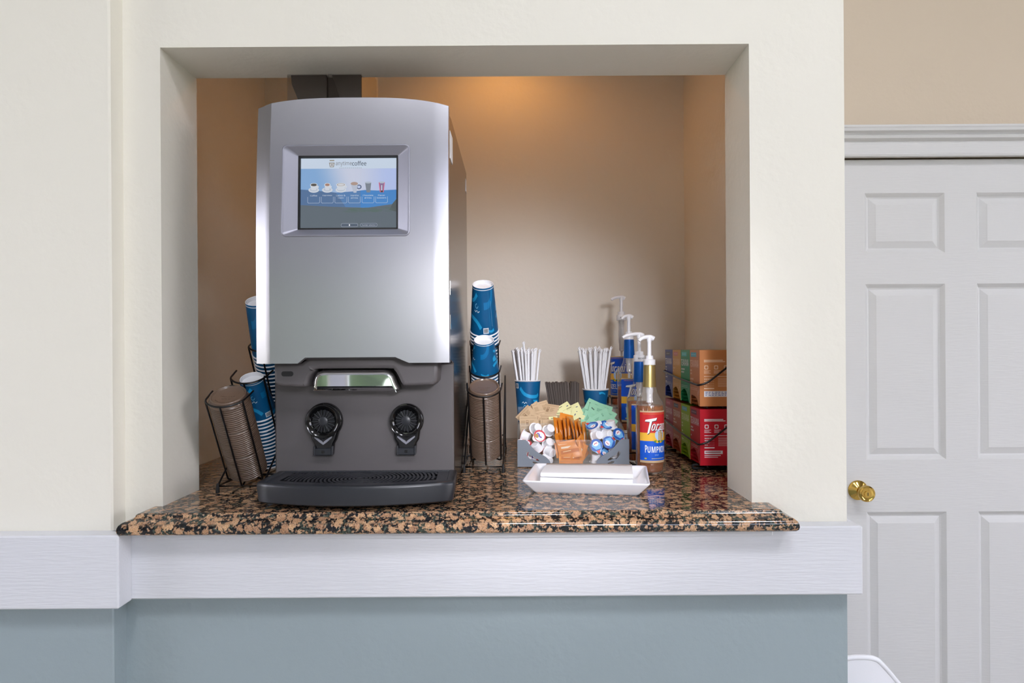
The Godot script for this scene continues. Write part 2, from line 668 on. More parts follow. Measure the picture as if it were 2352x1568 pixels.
func make_room() -> void:
	# the front wall round the niche
	var st := mb()
	var H := ROOF
	box(st, Vector3((PL - 0.2 + NL) / 2, (0.93 + H) / 2, ND / 2), Vector3(NL - PL + 0.2, H - 0.93, -ND))
	box(st, Vector3((NR + WR) / 2, (0.93 + H) / 2, ND / 2), Vector3(WR - NR, H - 0.93, -ND))
	box(st, Vector3((NL + NR) / 2, (NT + H) / 2, ND / 2), Vector3(NR - NL, H - NT, -ND))
	struct("wall_front", st, M.cream_wall_paint)
	slab("wall_front_lower", Vector3(PL - 0.2, 0, ND), Vector3(WR, 0.93, -0.001), M.grey_green_wall_paint)
	slab("wall_left_pilaster", Vector3(-5.0, 0.93, -0.1), Vector3(PL, H, PZ), M.cream_wall_paint, 0.004)
	slab("wall_left_pilaster_lower", Vector3(-5.0, 0, -0.1), Vector3(PL, 0.93, PZ - 0.001), M.grey_green_wall_paint, 0.003)
	# the alcove
	slab("wall_alcove_left", Vector3(AL - 0.09, 0.9, AB - 0.1), Vector3(AL, 2.75, ND), M.lit_cream_wall_paint)
	slab("wall_alcove_right", Vector3(AR, 0.9, AB - 0.1), Vector3(WR, H, ND), M.lit_cream_wall_paint)
	slab("wall_alcove_back", Vector3(AL, 0.9, AB - 0.1), Vector3(AR, 2.75, AB), M.lit_cream_wall_paint)
	slab("ceiling_alcove", Vector3(AL - 0.09, 2.66, AB - 0.1), Vector3(AR, 2.75, ND), M.lit_cream_wall_paint)
	slab("wall_right_lower", Vector3(AR, 0, AB - 0.1), Vector3(WR, 0.9, ND), M.grey_green_wall_paint)
	slab("floor_alcove", Vector3(AL, 0.9, AB), Vector3(AR, 0.93, ND), M.white_trim_paint)
	# the wall with the door
	slab("wall_door", Vector3(WR, 0, DZ - 0.12), Vector3(5.2, H, DZ - 0.05), M.tan_wall_paint)
	slab("wall_door_upper", Vector3(WR, 2.04, DZ - 0.05), Vector3(5.2, H, DZ), M.tan_wall_paint)
	slab("wall_door_right", Vector3(1.93, 0, DZ - 0.05), Vector3(5.2, 2.04, DZ), M.tan_wall_paint)
	slab("wall_door_left", Vector3(WR, 0, DZ - 0.05), Vector3(1.07, 2.04, DZ), M.tan_wall_paint)
	# the rest of the room, out of the picture: it gives the light and what the steel mirrors
	slab("floor", Vector3(-5.1, -0.1, -1.3), Vector3(5.3, 0, 9.1), M.beige_floor_tile)
	slab("ceiling", Vector3(-5.1, H, -1.3), Vector3(5.3, H + 0.1, 9.1), M.ceiling_paint)
	# side walls, each with one narrow window
	for s in [["wall_left", -5.05, -0.1], ["wall_right", 5.25, -0.9]]:
		st = mb()
		var za := 0.55
		var zb := 2.5
		box(st, Vector3(s[1], H / 2, (s[2] + za) / 2), Vector3(0.1, H, za - s[2]))
		box(st, Vector3(s[1], H / 2, (zb + 9.0) / 2), Vector3(0.1, H, 9.0 - zb))
		box(st, Vector3(s[1], 0.45, (za + zb) / 2), Vector3(0.1, 0.9, zb - za))
		box(st, Vector3(s[1], (3.0 + H) / 2, (za + zb) / 2), Vector3(0.1, H - 3.0, zb - za))
		struct(s[0], st, M.taupe_wall_paint)
		st = mb()
		for z in [za + 0.025, zb - 0.025]:
			box(st, Vector3(s[1], 1.95, z), Vector3(0.06, 2.1, 0.05), 0.004)
		for y in [0.925, 1.95, 2.975]:
			box(st, Vector3(s[1], y, (za + zb) / 2), Vector3(0.06, 0.05, zb - za), 0.004)
		var w := struct("window_6" if s[1] < 0 else "window_7", st, M.window_frame_paint)
		st = mb()
		box(st, Vector3(s[1], 1.95, (za + zb) / 2), Vector3(0.004, 2.08, zb - za - 0.02))
		part(st, "pane", M.window_glass, w)
	# the window wall opposite
	var Z := 9.0
	# (from, to, head): two low ones, three that reach up to the ceiling
	var wins := [[-4.75, -3.0, 2.4], [-2.75, -1.1, 2.4], [0.6, 1.85, 5.2], [2.05, 3.55, 5.2], [3.7, 5.1, 5.2]]
	var sill := 0.55
	var head := 5.2
	st = mb()
	box(st, Vector3(0.1, sill / 2, Z + 0.05), Vector3(10.4, sill, 0.1))
	box(st, Vector3(0.1, (head + H) / 2, Z + 0.05), Vector3(10.4, H - head, 0.1))
	var x0 := -5.1
	for w in wins + [[5.3, 6.0]]:
		box(st, Vector3((x0 + w[0]) / 2, (sill + head) / 2, Z + 0.05), Vector3(w[0] - x0, head - sill, 0.1))
		x0 = w[1]
		if w.size() > 2 and w[2] < head:
			box(st, Vector3((w[0] + w[1]) / 2, (w[2] + head) / 2, Z + 0.05), Vector3(w[1] - w[0], head - w[2], 0.1))
	struct("wall_back", st, M.pale_grey_wall_paint)
	for i in 5:
		var a: float = wins[i][0]
		var b: float = wins[i][1]
		var hd: float = wins[i][2]
		st = mb()
		for x in [a + 0.02, (a + b) / 2, b - 0.02]:
			box(st, Vector3(x, (sill + hd) / 2, Z + 0.03), Vector3(0.045, hd - sill, 0.05), 0.004)
		for y in [sill + 0.02, sill + 0.9, hd - 0.02] + ([sill + 2.1, sill + 3.3] if hd > 3.0 else []):
			box(st, Vector3((a + b) / 2, y, Z + 0.03), Vector3(b - a, 0.045, 0.05), 0.004)
		var win := struct("window_%d" % (i + 1), st, M.window_frame_paint)
		st = mb()
		box(st, Vector3((a + b) / 2, (sill + hd) / 2, Z + 0.03), Vector3(b - a - 0.02, hd - sill - 0.02, 0.004))
		part(st, "pane", M.window_glass, win)
	# outside: a lawn and a row of trees
	slab("ground_lawn", Vector3(-30, -0.4, 9.2), Vector3(30, -0.1, 45), M.lawn)
	for i in 8:
		var p := Vector3(-12.0 + i * 3.4, -0.1, 17.5 + (i % 2) * 5.2)
		var t := thing("garden_tree", "round leafy tree on the lawn beyond the windows, number %s from the left" % ["one", "two", "three", "four", "five", "six", "seven", "eight"][i], "tree", p, "trees on the lawn")
		st = mb()
		tube(st, [Vector3(0, 0, 0), Vector3(0.05, 1.0, 0), Vector3(0, 2.2, 0.05)], 0.2, 8, false, 0.12)
		part(st, "trunk", M.tree_bark, t)
		st = mb()
		for k in 14:
			var c := Vector3(sin(k * 2.4) * 1.4, 1.2 + (k % 5) * 0.85, cos(k * 2.4) * 1.0)
			var rr := 1.5 - 0.2 * (k % 3)
			T = Transform3D(Basis(), c)
			lathe(st, [Vector2(0.001, -rr), Vector2(rr * 0.7, -rr * 0.7), Vector2(rr, 0), Vector2(rr * 0.7, rr * 0.7), Vector2(0.001, rr)], 10, -PI, PI, 80)
		T = Transform3D()
		part(st, "crown", M.tree_leaves, t)
	# chair rails
	var rail := func(lo: Vector3, hi: Vector3, s: SurfaceTool) -> void: box(s, (lo + hi) / 2, hi - lo, 0.003)
	st = mb()
	rail.call(Vector3(PL, 0.853, 0), Vector3(0.774, 1.006, 0.044), st)
	rail.call(Vector3(WR, 0.853, -0.45), Vector3(0.774, 1.006, 0.002), st)
	struct("trim_1", st, M.white_trim_paint)
	st = mb()
	rail.call(Vector3(-5.0, 0.851, PZ), Vector3(-0.857, 1.0095, PZ + 0.044), st)
	rail.call(Vector3(PL, 0.851, 0.042), Vector3(-0.857, 1.0095, PZ + 0.01), st)
	struct("trim_2", st, M.white_trim_paint)
	st = mb()
	rail.call(Vector3(-0.82, 0.988, 0.042), Vector3(0.57, 1.0075, 0.055), st)
	struct("trim_3", st, M.white_trim_paint)

func make_door() -> void:
	# door face at z = DZ - 0.012; six raised panels
	var z := DZ - 0.012
	var x0 := 1.085
	var x1 := 1.905
	var y0 := 0.012
	var y1 := 2.032
	var cols := [[1.181, 1.450], [1.557, 1.826]]
	var rows := [[0.19, 0.8475], [1.023, 1.614], [1.719, 1.920]]
	# stiles and rails are the door; the panels are sunk between them
	var st := mb()
	var gap := 0.012
	var xs := [x0, cols[0][0], cols[0][1], cols[1][0], cols[1][1], x1]
	var ys := [y0, rows[0][0], rows[0][1], rows[1][0], rows[1][1], rows[2][0], rows[2][1], y1]
	for i in 5:
		for j in 7:
			if i % 2 == 1 and j % 2 == 1:
				continue
			quad(st, Vector3(xs[i], ys[j], z), Vector3(xs[i + 1], ys[j], z), Vector3(xs[i + 1], ys[j + 1], z), Vector3(xs[i], ys[j + 1], z))
	box(st, Vector3((x0 + x1) / 2, (y0 + y1) / 2, z - 0.024), Vector3(x1 - x0, y1 - y0, 0.022))
	for s in [[x0, -1.0], [x1, 1.0]]:
		face(st, [Vector3(s[0], y0, z), Vector3(s[0], y1, z), Vector3(s[0], y1, z - 0.02), Vector3(s[0], y0, z - 0.02)], Vector3(s[1], 0, 0))
	face(st, [Vector3(x0, y1, z), Vector3(x1, y1, z), Vector3(x1, y1, z - 0.02), Vector3(x0, y1, z - 0.02)], Vector3.UP)
	var door := struct("door_1", st, M.white_door_paint)
	for c in cols:
		for r in rows:
			st = mb()
			# from the face down an ogee into a groove, then up a wide bevel to a raised field
			var steps := [[0.0, 0.0], [0.005, -0.004], [0.012, -0.0105], [0.017, -0.0125], [0.036, -0.0045], [0.039, -0.003]]
			for k in steps.size() - 1:
				var a: Array = steps[k]
				var b: Array = steps[k + 1]
				var ra := [Vector2(c[0] + a[0], r[0] + a[0]), Vector2(c[1] - a[0], r[0] + a[0]), Vector2(c[1] - a[0], r[1] - a[0]), Vector2(c[0] + a[0], r[1] - a[0])]
				var rb := [Vector2(c[0] + b[0], r[0] + b[0]), Vector2(c[1] - b[0], r[0] + b[0]), Vector2(c[1] - b[0], r[1] - b[0]), Vector2(c[0] + b[0], r[1] - b[0])]
				for e in 4:
					var f := (e + 1) % 4
					quad(st, Vector3(ra[e].x, ra[e].y, z + a[1]), Vector3(ra[f].x, ra[f].y, z + a[1]), Vector3(rb[f].x, rb[f].y, z + b[1]), Vector3(rb[e].x, rb[e].y, z + b[1]))
			var q: float = steps[-1][0]
			var zz: float = z + steps[-1][1]
			quad(st, Vector3(c[0] + q, r[0] + q, zz), Vector3(c[1] - q, r[0] + q, zz), Vector3(c[1] - q, r[1] - q, zz), Vector3(c[0] + q, r[1] - q, zz))
			part(st, "panel", M.white_door_paint, door)
	# brass knob with a key cylinder
	var k := at(1970, 1125, z)
	st = mb()
	T = Transform3D(Basis(Vector3(1, 0, 0), PI / 2), Vector3(k.x, k.y, z))
	lathe(st, [Vector2(0.033, 0), Vector2(0.033, 0.004), Vector2(0.028, 0.009), Vector2(0.016, 0.013), Vector2(0.0125, 0.017), Vector2(0.0125, 0.035), Vector2(0.017, 0.040), Vector2(0.025, 0.046), Vector2(0.0275, 0.054), Vector2(0.026, 0.061), Vector2(0.022, 0.0645), Vector2(0.0205, 0.0635), Vector2(0.018, 0.0625), Vector2(0.011, 0.0625), Vector2(0.011, 0.0645), Vector2(0.0, 0.0645)], 36)
	var knob := part(st, "door_handle", M.brass, door)
	knob.set_meta("label", "brass door knob with a key cylinder")
	st = mb()
	T.origin.z += 0.0646
	box(st, Vector3(0, 0, 0), Vector3(0.0022, 0.0006, 0.010))
	T = Transform3D()
	part(st, "keyhole", M.black_matt, knob)
	# casing over the door and at its sides
	st = mb()
	var prof := PackedVector2Array([Vector2(0, 2.036), Vector2(0.016, 2.036), Vector2(0.018, 2.042), Vector2(0.014, 2.047), Vector2(0.014, 2.086), Vector2(0.02, 2.089), Vector2(0.027, 2.093), Vector2(0.030, 2.101), Vector2(0.026, 2.104), Vector2(0.03, 2.109), Vector2(0.040, 2.114), Vector2(0.042, 2.122), Vector2(0.044, 2.126), Vector2(0.044, 2.132), Vector2(0, 2.132)])
	T = Transform3D(Basis(Vector3(0, 0, -1), Vector3(0, 1, 0), Vector3(1, 0, 0)), Vector3(0, 0, DZ))
	# turn the profile (depth, height) to face +z and run along x
	T = Transform3D(Basis(Vector3(0, 0, 1), Vector3(0, 1, 0), Vector3(-1, 0, 0)), Vector3(0, 0, DZ))
	prism(st, prof, -5.2, -WR)
	T = Transform3D()
	struct("trim_4", st, M.white_door_paint)
	st = mb()
	box(st, Vector3(1.955, 1.018, DZ + 0.008), Vector3(0.09, 2.036, 0.016), 0.003)
	struct("trim_5", st, M.white_door_paint)

func make_counter() -> void:
	# a stone slab with an ogee edge on the front and on both overhanging ends
	var L := -0.860
	var R := 0.611
	var Fz := 0.096
	var prof := [Vector2(-0.034, 0), Vector2(-0.030, -0.0006), Vector2(-0.0275, -0.003), Vector2(-0.0265, -0.0065), Vector2(-0.023, -0.0105), Vector2(-0.017, -0.0125), Vector2(-0.009, -0.0145), Vector2(-0.0035, -0.019), Vector2(-0.0008, -0.025), Vector2(0, -0.031), Vector2(-0.0015, -0.037), Vector2(-0.006, -0.0412), Vector2(-0.012, -0.042)]
	var st := mb()
	for i in prof.size() - 1:
		st.set_smooth_group(i / 20 + 1)
		var p: Vector2 = prof[i]
		var q: Vector2 = prof[i + 1]
		var ring := func(o: Vector2) -> Array:
			return [Vector3(L - o.x, TOP + o.y, 0), Vector3(L - o.x, TOP + o.y, Fz + o.x), Vector3(R + o.x, TOP + o.y, Fz + o.x), Vector3(R + o.x, TOP + o.y, 0)]
		var a: Array = ring.call(p)
		var b: Array = ring.call(q)
		for e in 3:
			st.set_smooth_group(e + 1)
			quad(st, b[e], b[e + 1], a[e + 1], a[e])
	st.set_smooth_group(-1)
	var e0: float = prof[0].x
	var e1: float = prof[-1].x
	face(st, [Vector3(L - e0, TOP, 0), Vector3(L - e0, TOP, Fz + e0), Vector3(R + e0, TOP, Fz + e0), Vector3(R + e0, TOP, 0)], Vector3.UP)
	face(st, [Vector3(L - e1, TOP - 0.042, 0), Vector3(L - e1, TOP - 0.042, Fz + e1), Vector3(R + e1, TOP - 0.042, Fz + e1), Vector3(R + e1, TOP - 0.042, 0)], Vector3.DOWN)
	face(st, [Vector3(NL, TOP, ND), Vector3(NR, TOP, ND), Vector3(NR, TOP, 0), Vector3(NL, TOP, 0)], Vector3.UP)
	face(st, [Vector3(AL, TOP, AB), Vector3(AR, TOP, AB), Vector3(AR, TOP, ND), Vector3(AL, TOP, ND)], Vector3.UP)
	face(st, [Vector3(NL, TOP - 0.042, ND), Vector3(NR, TOP - 0.042, ND), Vector3(NR, TOP - 0.042, 0), Vector3(NL, TOP - 0.042, 0)], Vector3.DOWN)
	face(st, [Vector3(AL, TOP - 0.042, AB), Vector3(AR, TOP - 0.042, AB), Vector3(AR, TOP - 0.042, ND), Vector3(AL, TOP - 0.042, ND)], Vector3.DOWN)
	var o := part(st, numbered("countertop"), M.polished_brown_granite, self)
	tag(o, "polished brown and black granite countertop with an ogee edge in the niche", "countertop")

func make_alcove_lamp() -> void:
	var t := thing("recessed_lamp", "small warm recessed lamp in the ceiling of the alcove", "lamp", Vector3(-0.04, 2.66, -0.78))
	var st := mb()
	lathe(st, [Vector2(0.05, 0.0), Vector2(0.05, -0.004), Vector2(0.075, -0.006), Vector2(0.078, 0.0)], 32)
	part(st, "trim_ring", M.white_plastic, t)
	st = mb()
	lathe(st, [Vector2(0.0, -0.003), Vector2(0.05, -0.003), Vector2(0.05, 0.0), Vector2(0.0, 0.0)], 24)
	part(st, "bulb", M.warm_glow, t)
	var l := SpotLight3D.new()
	l.name = "alcove_lamp"
	l.light_color = c8(255, 176, 92)
	l.light_energy = 0.19
	l.light_size = 0.05
	l.spot_range = 8.0
	l.spot_attenuation = 2.0
	l.spot_angle = 85.0
	l.spot_angle_attenuation = 0.6
	l.shadow_enabled = true
	l.rotation.x = -PI / 2
	l.position.y = -0.012
	t.add_child(l)

# the photographer's flash on its stand beside the camera: it throws the crisp edge that the niche's lintel leaves on the alcove's walls
func make_flash() -> void:
	var t := thing("flash_stand", "photographer's flash head on a slim black stand, facing the niche", "flash", Vector3(0.42, 0, 1.66))
	var st := mb()
	tube(st, [Vector3(0, 0.35, 0), Vector3(0, 1.0, 0), Vector3(0, 1.69, 0)], 0.011, 10, false, 0.008)
	part(st, "pole", M.black_matt, t)
	for k in 3:
		st = mb()
		var a := TAU * k / 3 + PI
		tube(st, [Vector3(0, 0.5, 0), Vector3(sin(a) * 0.32, 0.01, cos(a) * 0.32)], 0.009, 8)
		part(st, "leg", M.black_matt, t)
	st = mb()
	box(st, Vector3(0, 1.735, 0.03), Vector3(0.08, 0.06, 0.11), 0.006)
	part(st, "flash_head", M.black_matt, t)
	st = mb()
	box(st, Vector3(0, 1.735, -0.0265), Vector3(0.07, 0.045, 0.003))
	part(st, "flash_lamp", M.lamp_glow, t)
	var l := SpotLight3D.new()
	l.name = "flash"
	l.light_color = c8(250, 248, 255)
	l.light_energy = 3.1
	l.light_size = 0.11
	l.spot_range = 12.0
	l.spot_attenuation = 2.0
	l.spot_angle = 20.5
	l.spot_angle_attenuation = 1.0
	l.shadow_enabled = true
	t.add_child(l)
	l.position = Vector3(0, 1.735, -0.034)
	l.look_at_from_position(t.position + l.position, Vector3(-0.1, 1.22, -0.8))


# ---------------------------------------------------------------- the coffee machine
func screen_print() -> Image:
	var w := 900
	var h := 680
	var im := canvas(w, h, c8(106, 116, 124))
	var sky := c8(176, 204, 240)
	bar(im, 0, 0, w, 100, c8(214, 228, 246))
	bar(im, 0, 100, w, 230, sky)
	# a bright cloud bank in the picture on the screen
	for y in range(200, 680, 4):
		for x in range(0, w * 2, 4):
			var f := smoothstep(180.0, 900.0, x - (y - 200) * 0.35)
			var c := c8(142, 182, 228).lerp(c8(214, 220, 240), f).lerp(c8(190, 206, 250), smoothstep(1000.0, 1700.0, float(x)))
			im.fill_rect(Rect2i(x, y, 4, 4), c)
	fill(im, PackedVector2Array([Vector2(0, 300), Vector2(150, 312), Vector2(330, 332), Vector2(480, 322), Vector2(600, 308), Vector2(720, 314), Vector2(900, 306), Vector2(900, 520), Vector2(0, 520)]), c8(96, 138, 190))
	fill(im, PackedVector2Array([Vector2(560, 312), Vector2(720, 316), Vector2(900, 308), Vector2(900, 480), Vector2(560, 480)]), Color(c8(70, 150, 230), 0.55))
	fill(im, PackedVector2Array([Vector2(0, 300), Vector2(150, 312), Vector2(330, 332), Vector2(420, 470), Vector2(0, 480)]), Color(c8(92, 110, 140), 0.5))
	fill(im, PackedVector2Array([Vector2(0, 450), Vector2(300, 468), Vector2(620, 480), Vector2(900, 440), Vector2(900, 680), Vector2(0, 680)]), c8(106, 117, 126))
	fill(im, PackedVector2Array([Vector2(860, 440), Vector2(900, 390), Vector2(900, 520), Vector2(830, 500)]), c8(92, 100, 100))
	for k in 40:
		var x := rng.randf_range(420, 860)
		fill(im, ellipse(Vector2(x, rng.randf_range(478, 520)), 36, 8, 10), Color(c8(98, 118, 112), 0.35))
	# the name of the service with its little cup
	bar(im, 268, 16, 44, 10, c8(160, 150, 130))
	fill(im, PackedVector2Array([Vector2(262, 42), Vector2(316, 42), Vector2(308, 86), Vector2(272, 86)]), c8(150, 146, 140))
	fill(im, PackedVector2Array([Vector2(270, 50), Vector2(308, 50), Vector2(302, 80), Vector2(277, 80)]), c8(224, 226, 230))
	fill(im, ellipse(Vector2(290, 64), 9, 9), c8(160, 158, 160))
	ink(im, "anytime", 326, 28, 150, 52, c8(140, 142, 150), sans)
	ink(im, "coffee", 480, 28, 132, 44, c8(70, 76, 92), sans)
	for k in 12:
		bar(im, 360 + k * 18, 92, 11, 5, c8(170, 176, 190))
	# the six drinks
	var words := [["Coffee"], ["Espresso"], ["Lattes &", "Cappu"], ["Vanilla", "drinks"], ["Chocolate", "drinks"], ["Flavor", "boosters"]]
	for i in 6:
		var cx := 122.0 + i * 127.0
		var white := c8(222, 228, 238)
		if i < 3:
			fill(im, ellipse(Vector2(cx, 306), 50, 26), white)
			fill(im, ellipse(Vector2(cx, 302), 36, 17), c8(196, 206, 222))
			var rr := [34.0, 28.0, 44.0][i] as float
			fill(im, PackedVector2Array([Vector2(cx - rr, 256), Vector2(cx + rr, 256), Vector2(cx + rr * 0.62, 308), Vector2(cx - rr * 0.62, 308)]), white)
			fill(im, ellipse(Vector2(cx + rr + 2, 276), 11, 12), white)
			fill(im, ellipse(Vector2(cx, 256), rr, 17), c8(236, 240, 246))
			fill(im, ellipse(Vector2(cx, 256), rr - 6, 13), [c8(96, 92, 88), c8(178, 140, 124), c8(172, 160, 152)][i])
			if i == 2:
				fill(im, ellipse(Vector2(cx, 256), rr - 13, 9), c8(226, 228, 234))
		elif i == 3:
			fill(im, ellipse(Vector2(cx + 42, 278), 24, 22), c8(96, 108, 140))
			fill(im, ellipse(Vector2(cx + 42, 278), 14, 13), c8(200, 214, 246))
			fill(im, PackedVector2Array([Vector2(cx - 36, 246), Vector2(cx + 32, 246), Vector2(cx + 18, 334), Vector2(cx - 8, 334)]), c8(196, 204, 222))
			fill(im, ellipse(Vector2(cx - 2, 246), 34, 16), c8(186, 160, 148))
		else:
			var glassy := c8(136, 144, 156) if i == 4 else c8(150, 120, 160)
			fill(im, PackedVector2Array([Vector2(cx - 28, 234), Vector2(cx + 30, 234), Vector2(cx + 20, 332), Vector2(cx - 14, 332)]), glassy)
			fill(im, ellipse(Vector2(cx + 1, 236), 29, 9), c8(190, 200, 216))
			if i == 5:
				for s in [[-24, -12, c8(224, 110, 140)], [26, 16, c8(224, 120, 150)]]:
					stroke(im, [Vector2(cx + s[0], 236), Vector2(cx + s[1], 330)], 7, s[2])
				bar(im, cx - 4, 262, 9, 60, c8(220, 228, 244))
				fill(im, ellipse(Vector2(cx + 2, 322), 12, 9), c8(90, 70, 70))
		for k in words[i].size():
			var wd: String = words[i][k]
			ink(im, wd, cx - wd.length() * 5.4, 352 + k * 24, wd.length() * 10.8, 15, c8(226, 232, 242), sans)
		stroke(im, [Vector2(cx - 56, 372), Vector2(cx - 56, 424), Vector2(cx - 48, 432), Vector2(cx + 48, 432), Vector2(cx + 56, 424), Vector2(cx + 56, 372)], 3, c8(206, 216, 234))
	for k in 2:
		var p := round_rect(378 + k * 180, 628, 538 + k * 180, 662, 16)
		fill(im, p, c8(180, 188, 204))
		fill(im, round_rect(381 + k * 180, 631, 535 + k * 180, 659, 14), c8(92, 104, 120))
	ink(im, "Number selection", 574, 638, 128, 14, c8(210, 216, 228), sans)
	bar(im, 452, 636, 12, 18, c8(232, 236, 240))
	return im

func make_machine() -> void:
	var t := thing("coffee_machine", "tall brushed steel coffee machine with touch screen and black drip tray", "coffee machine", Vector3(-0.374, TOP, 0))
	var HW := 0.2225
	# cabinet: an L in side view, its steel sides running back
	var st := mb()
	var side := PackedVector2Array([Vector2(-0.598, 0.014), Vector2(-0.127, 0.014), Vector2(-0.127, 0.322), Vector2(-0.036, 0.334), Vector2(-0.036, 0.80), Vector2(-0.05, 0.912), Vector2(-0.10, 0.918), Vector2(-0.598, 0.918)])
	# profile (z, y) swept along x
	T = Transform3D(Basis(Vector3(0, 0, 1), Vector3(0, 1, 0), Vector3(-1, 0, 0)), Vector3.ZERO)
	prism(st, side, -HW, HW)
	T = Transform3D()
	part(st, "cabinet", M.dark_satin_steel, t)
	# steel front panel: flat field, folded flanges, top rolled back, the bottom notched
	var hx0 := -0.157
	var hx1 := 0.131
	var hy0 := 0.6205
	var hy1 := 0.8275
	var surf := func(x: float, y: float, back: float) -> Vector3:
		var z := 0.0
		if x < -0.1885:
			z -= (-x - 0.1885) * 0.34
		elif x > 0.1885:
			z -= pow(x - 0.1885, 2.0) * 2.0
		if y > 0.55:
			z -= 0.022 * pow((y - 0.55) / 0.39, 2.0)
		return Vector3(x, y, z - back)
	var bot := func(x: float) -> float:
		if x < -0.125 or x > 0.130:
			return 0.3255
		if x < -0.108:
			return lerpf(0.3255, 0.339, (x + 0.125) / 0.017)
		if x > 0.100:
			return lerpf(0.339, 0.3255, (x - 0.100) / 0.030)
		return 0.339
	var topy := func(x: float) -> float: return 0.944 - 0.021 * pow(absf(x) / 0.2235, 3.0)
	var xs := [-0.2235, -0.2, -0.1886, -0.1884, -0.17, hx0, -0.14, -0.125, -0.108, -0.07, -0.03, 0.01, 0.05, 0.08, 0.1, 0.115, hx1, 0.15, 0.17, 0.1884, 0.1886, 0.2, 0.2235]
	st = mb()
	var tu := func(p: Vector3) -> Vector2: return Vector2(p.x + 0.5, p.y)
	for i in xs.size() - 1:
		var a: float = xs[i]
		var b: float = xs[i + 1]
		var m := (a + b) / 2
		var spans := [[0.0, 1.0]]
		var field := 1 if m > -0.1885 else 2
		var cuts := []
		if m > hx0 and m < hx1:
			cuts = [[0, 1], [2, 3]]
		else:
			cuts = [[0, 3]]
		for c in cuts:
			var lv := func(x: float, k: int) -> float:
				return [bot.call(x), hy0, hy1, topy.call(x)][k]
			for j in 10:
				var f0 := j / 10.0
				var f1 := (j + 1) / 10.0
				var q := []
				for e in [[a, f0], [b, f0], [b, f1], [a, f1]]:
					q.append(surf.call(e[0], lerpf(lv.call(e[0], c[0]), lv.call(e[0], c[1]), e[1]), 0.0))
				st.set_smooth_group(field)
				quad(st, q[0], q[1], q[2], q[3], tu.call(q[0]), tu.call(q[1]), tu.call(q[2]), tu.call(q[3]))
		st.set_smooth_group(-1)
		# thickness along the top, the bottom and the back
		for e in [[bot, Vector3.DOWN], [topy, Vector3.UP]]:
			var ya: float = e[0].call(a)
			var yb: float = e[0].call(b)
			face(st, [surf.call(a, ya, 0.0), surf.call(b, yb, 0.0), surf.call(b, yb, 0.02), surf.call(a, ya, 0.02)], e[1])
	for s in [-1.0, 1.0]:
		var x: float = s * 0.2235
		var f0: float = bot.call(x)
		var f1: float = topy.call(x)
		for j in 10:
			var ya := lerpf(f0, f1, j / 10.0)
			var yb := lerpf(f0, f1, (j + 1) / 10.0)
			face(st, [surf.call(x, ya, 0.0), surf.call(x, yb, 0.0), surf.call(x, yb, 0.026), surf.call(x, ya, 0.026)], Vector3(s, 0, 0))
	part(st, "front_panel", M.brushed_steel, t)
	# bezel: a rounded rim, sides sloping in to the screen
	var bz := part(bezel(-0.161, 0.6165, 0.135, 0.8315, -0.125, 0.6375, 0.102, 0.8075), "screen_bezel", M.silver_plastic, t)
	st = mb()
	T = Transform3D(Basis(Vector3(1, 0, 0), -0.0507), Vector3(-0.0115, 0.7225, -0.0275))
	quad(st, Vector3(-0.1125, -0.084, 0), Vector3(0.1125, -0.084, 0), Vector3(0.1125, 0.083, 0), Vector3(-0.1125, 0.083, 0))
	part(st, "screen", M.screen_glow, bz)
	st = mb()
	# black frame round the glass, put in as the shadow of its gap
	for s in [-1.0, 1.0]:
		box(st, Vector3(s * 0.1145, 0, 0.002), Vector3(0.004, 0.176, 0.011))
		box(st, Vector3(0, s * 0.0855, 0.002), Vector3(0.23, 0.004, 0.011))
	box(st, Vector3(0, 0, -0.004), Vector3(0.228, 0.172, 0.004))
	T = Transform3D()
	part(st, "gap_shadow_frame", M.black_matt, bz)
	# charcoal fascia below the panel, arched over the spout
	st = mb()
	var arch := PackedVector2Array()
	for p in spline([Vector2(-0.185, 0.272), Vector2(-0.13, 0.268), Vector2(-0.118, 0.274), Vector2(-0.112, 0.293), Vector2(-0.100, 0.308), Vector2(-0.086, 0.312), Vector2(0.070, 0.312), Vector2(0.088, 0.308), Vector2(0.098, 0.294), Vector2(0.107, 0.276), Vector2(0.12, 0.270), Vector2(0.182, 0.272)], 3):
		arch.append(p)
	arch.append(Vector2(0.1905, 0.281))
	arch.append(Vector2(0.1925, 0.326))
	arch.append(Vector2(0.14, 0.3265))
	arch.append(Vector2(0.106, 0.3395))
	arch.append(Vector2(-0.112, 0.3395))
	arch.append(Vector2(-0.129, 0.3265))
	arch.append(Vector2(-0.1955, 0.326))
	arch.append(Vector2(-0.1945, 0.281))
	prism(st, arch, -0.127, -0.042, 0.008, 3, true)
	var fascia := part(st, "fascia", M.charcoal_plastic, t)
	st = mb()
	prism(st, round_rect(-0.177, 0.2945, -0.149, 0.3065, 0.0055), -0.05, -0.0415)
	part(st, "key_slot", M.black_matt, fascia)
	st = mb()
	box(st, Vector3(0, 0.3375, -0.07), Vector3(0.43, 0.008, 0.07))
	part(st, "upper_rail", M.charcoal_plastic, t)
	# chrome spout cover, bulging a little
	st = mb()
	var cp := PackedVector2Array()
	for p in spline([Vector2(-0.1075, 0.258), Vector2(-0.1075, 0.280), Vector2(-0.101, 0.298), Vector2(-0.086, 0.3075), Vector2(-0.05, 0.3085), Vector2(0.04, 0.3085), Vector2(0.070, 0.3075), Vector2(0.085, 0.297), Vector2(0.094, 0.276), Vector2(0.104, 0.258)], 4):
		cp.append(p)
	cp.reverse()
	prism(st, cp, -0.127, -0.050, 0.012, 5, true)
	part(st, "spout_cover", M.chrome, t)
	# dark splash plate
	st = mb()
	box(st, Vector3(0, 0.168, -0.124), Vector3(2 * HW - 0.002, 0.308, 0.012), 0.004)
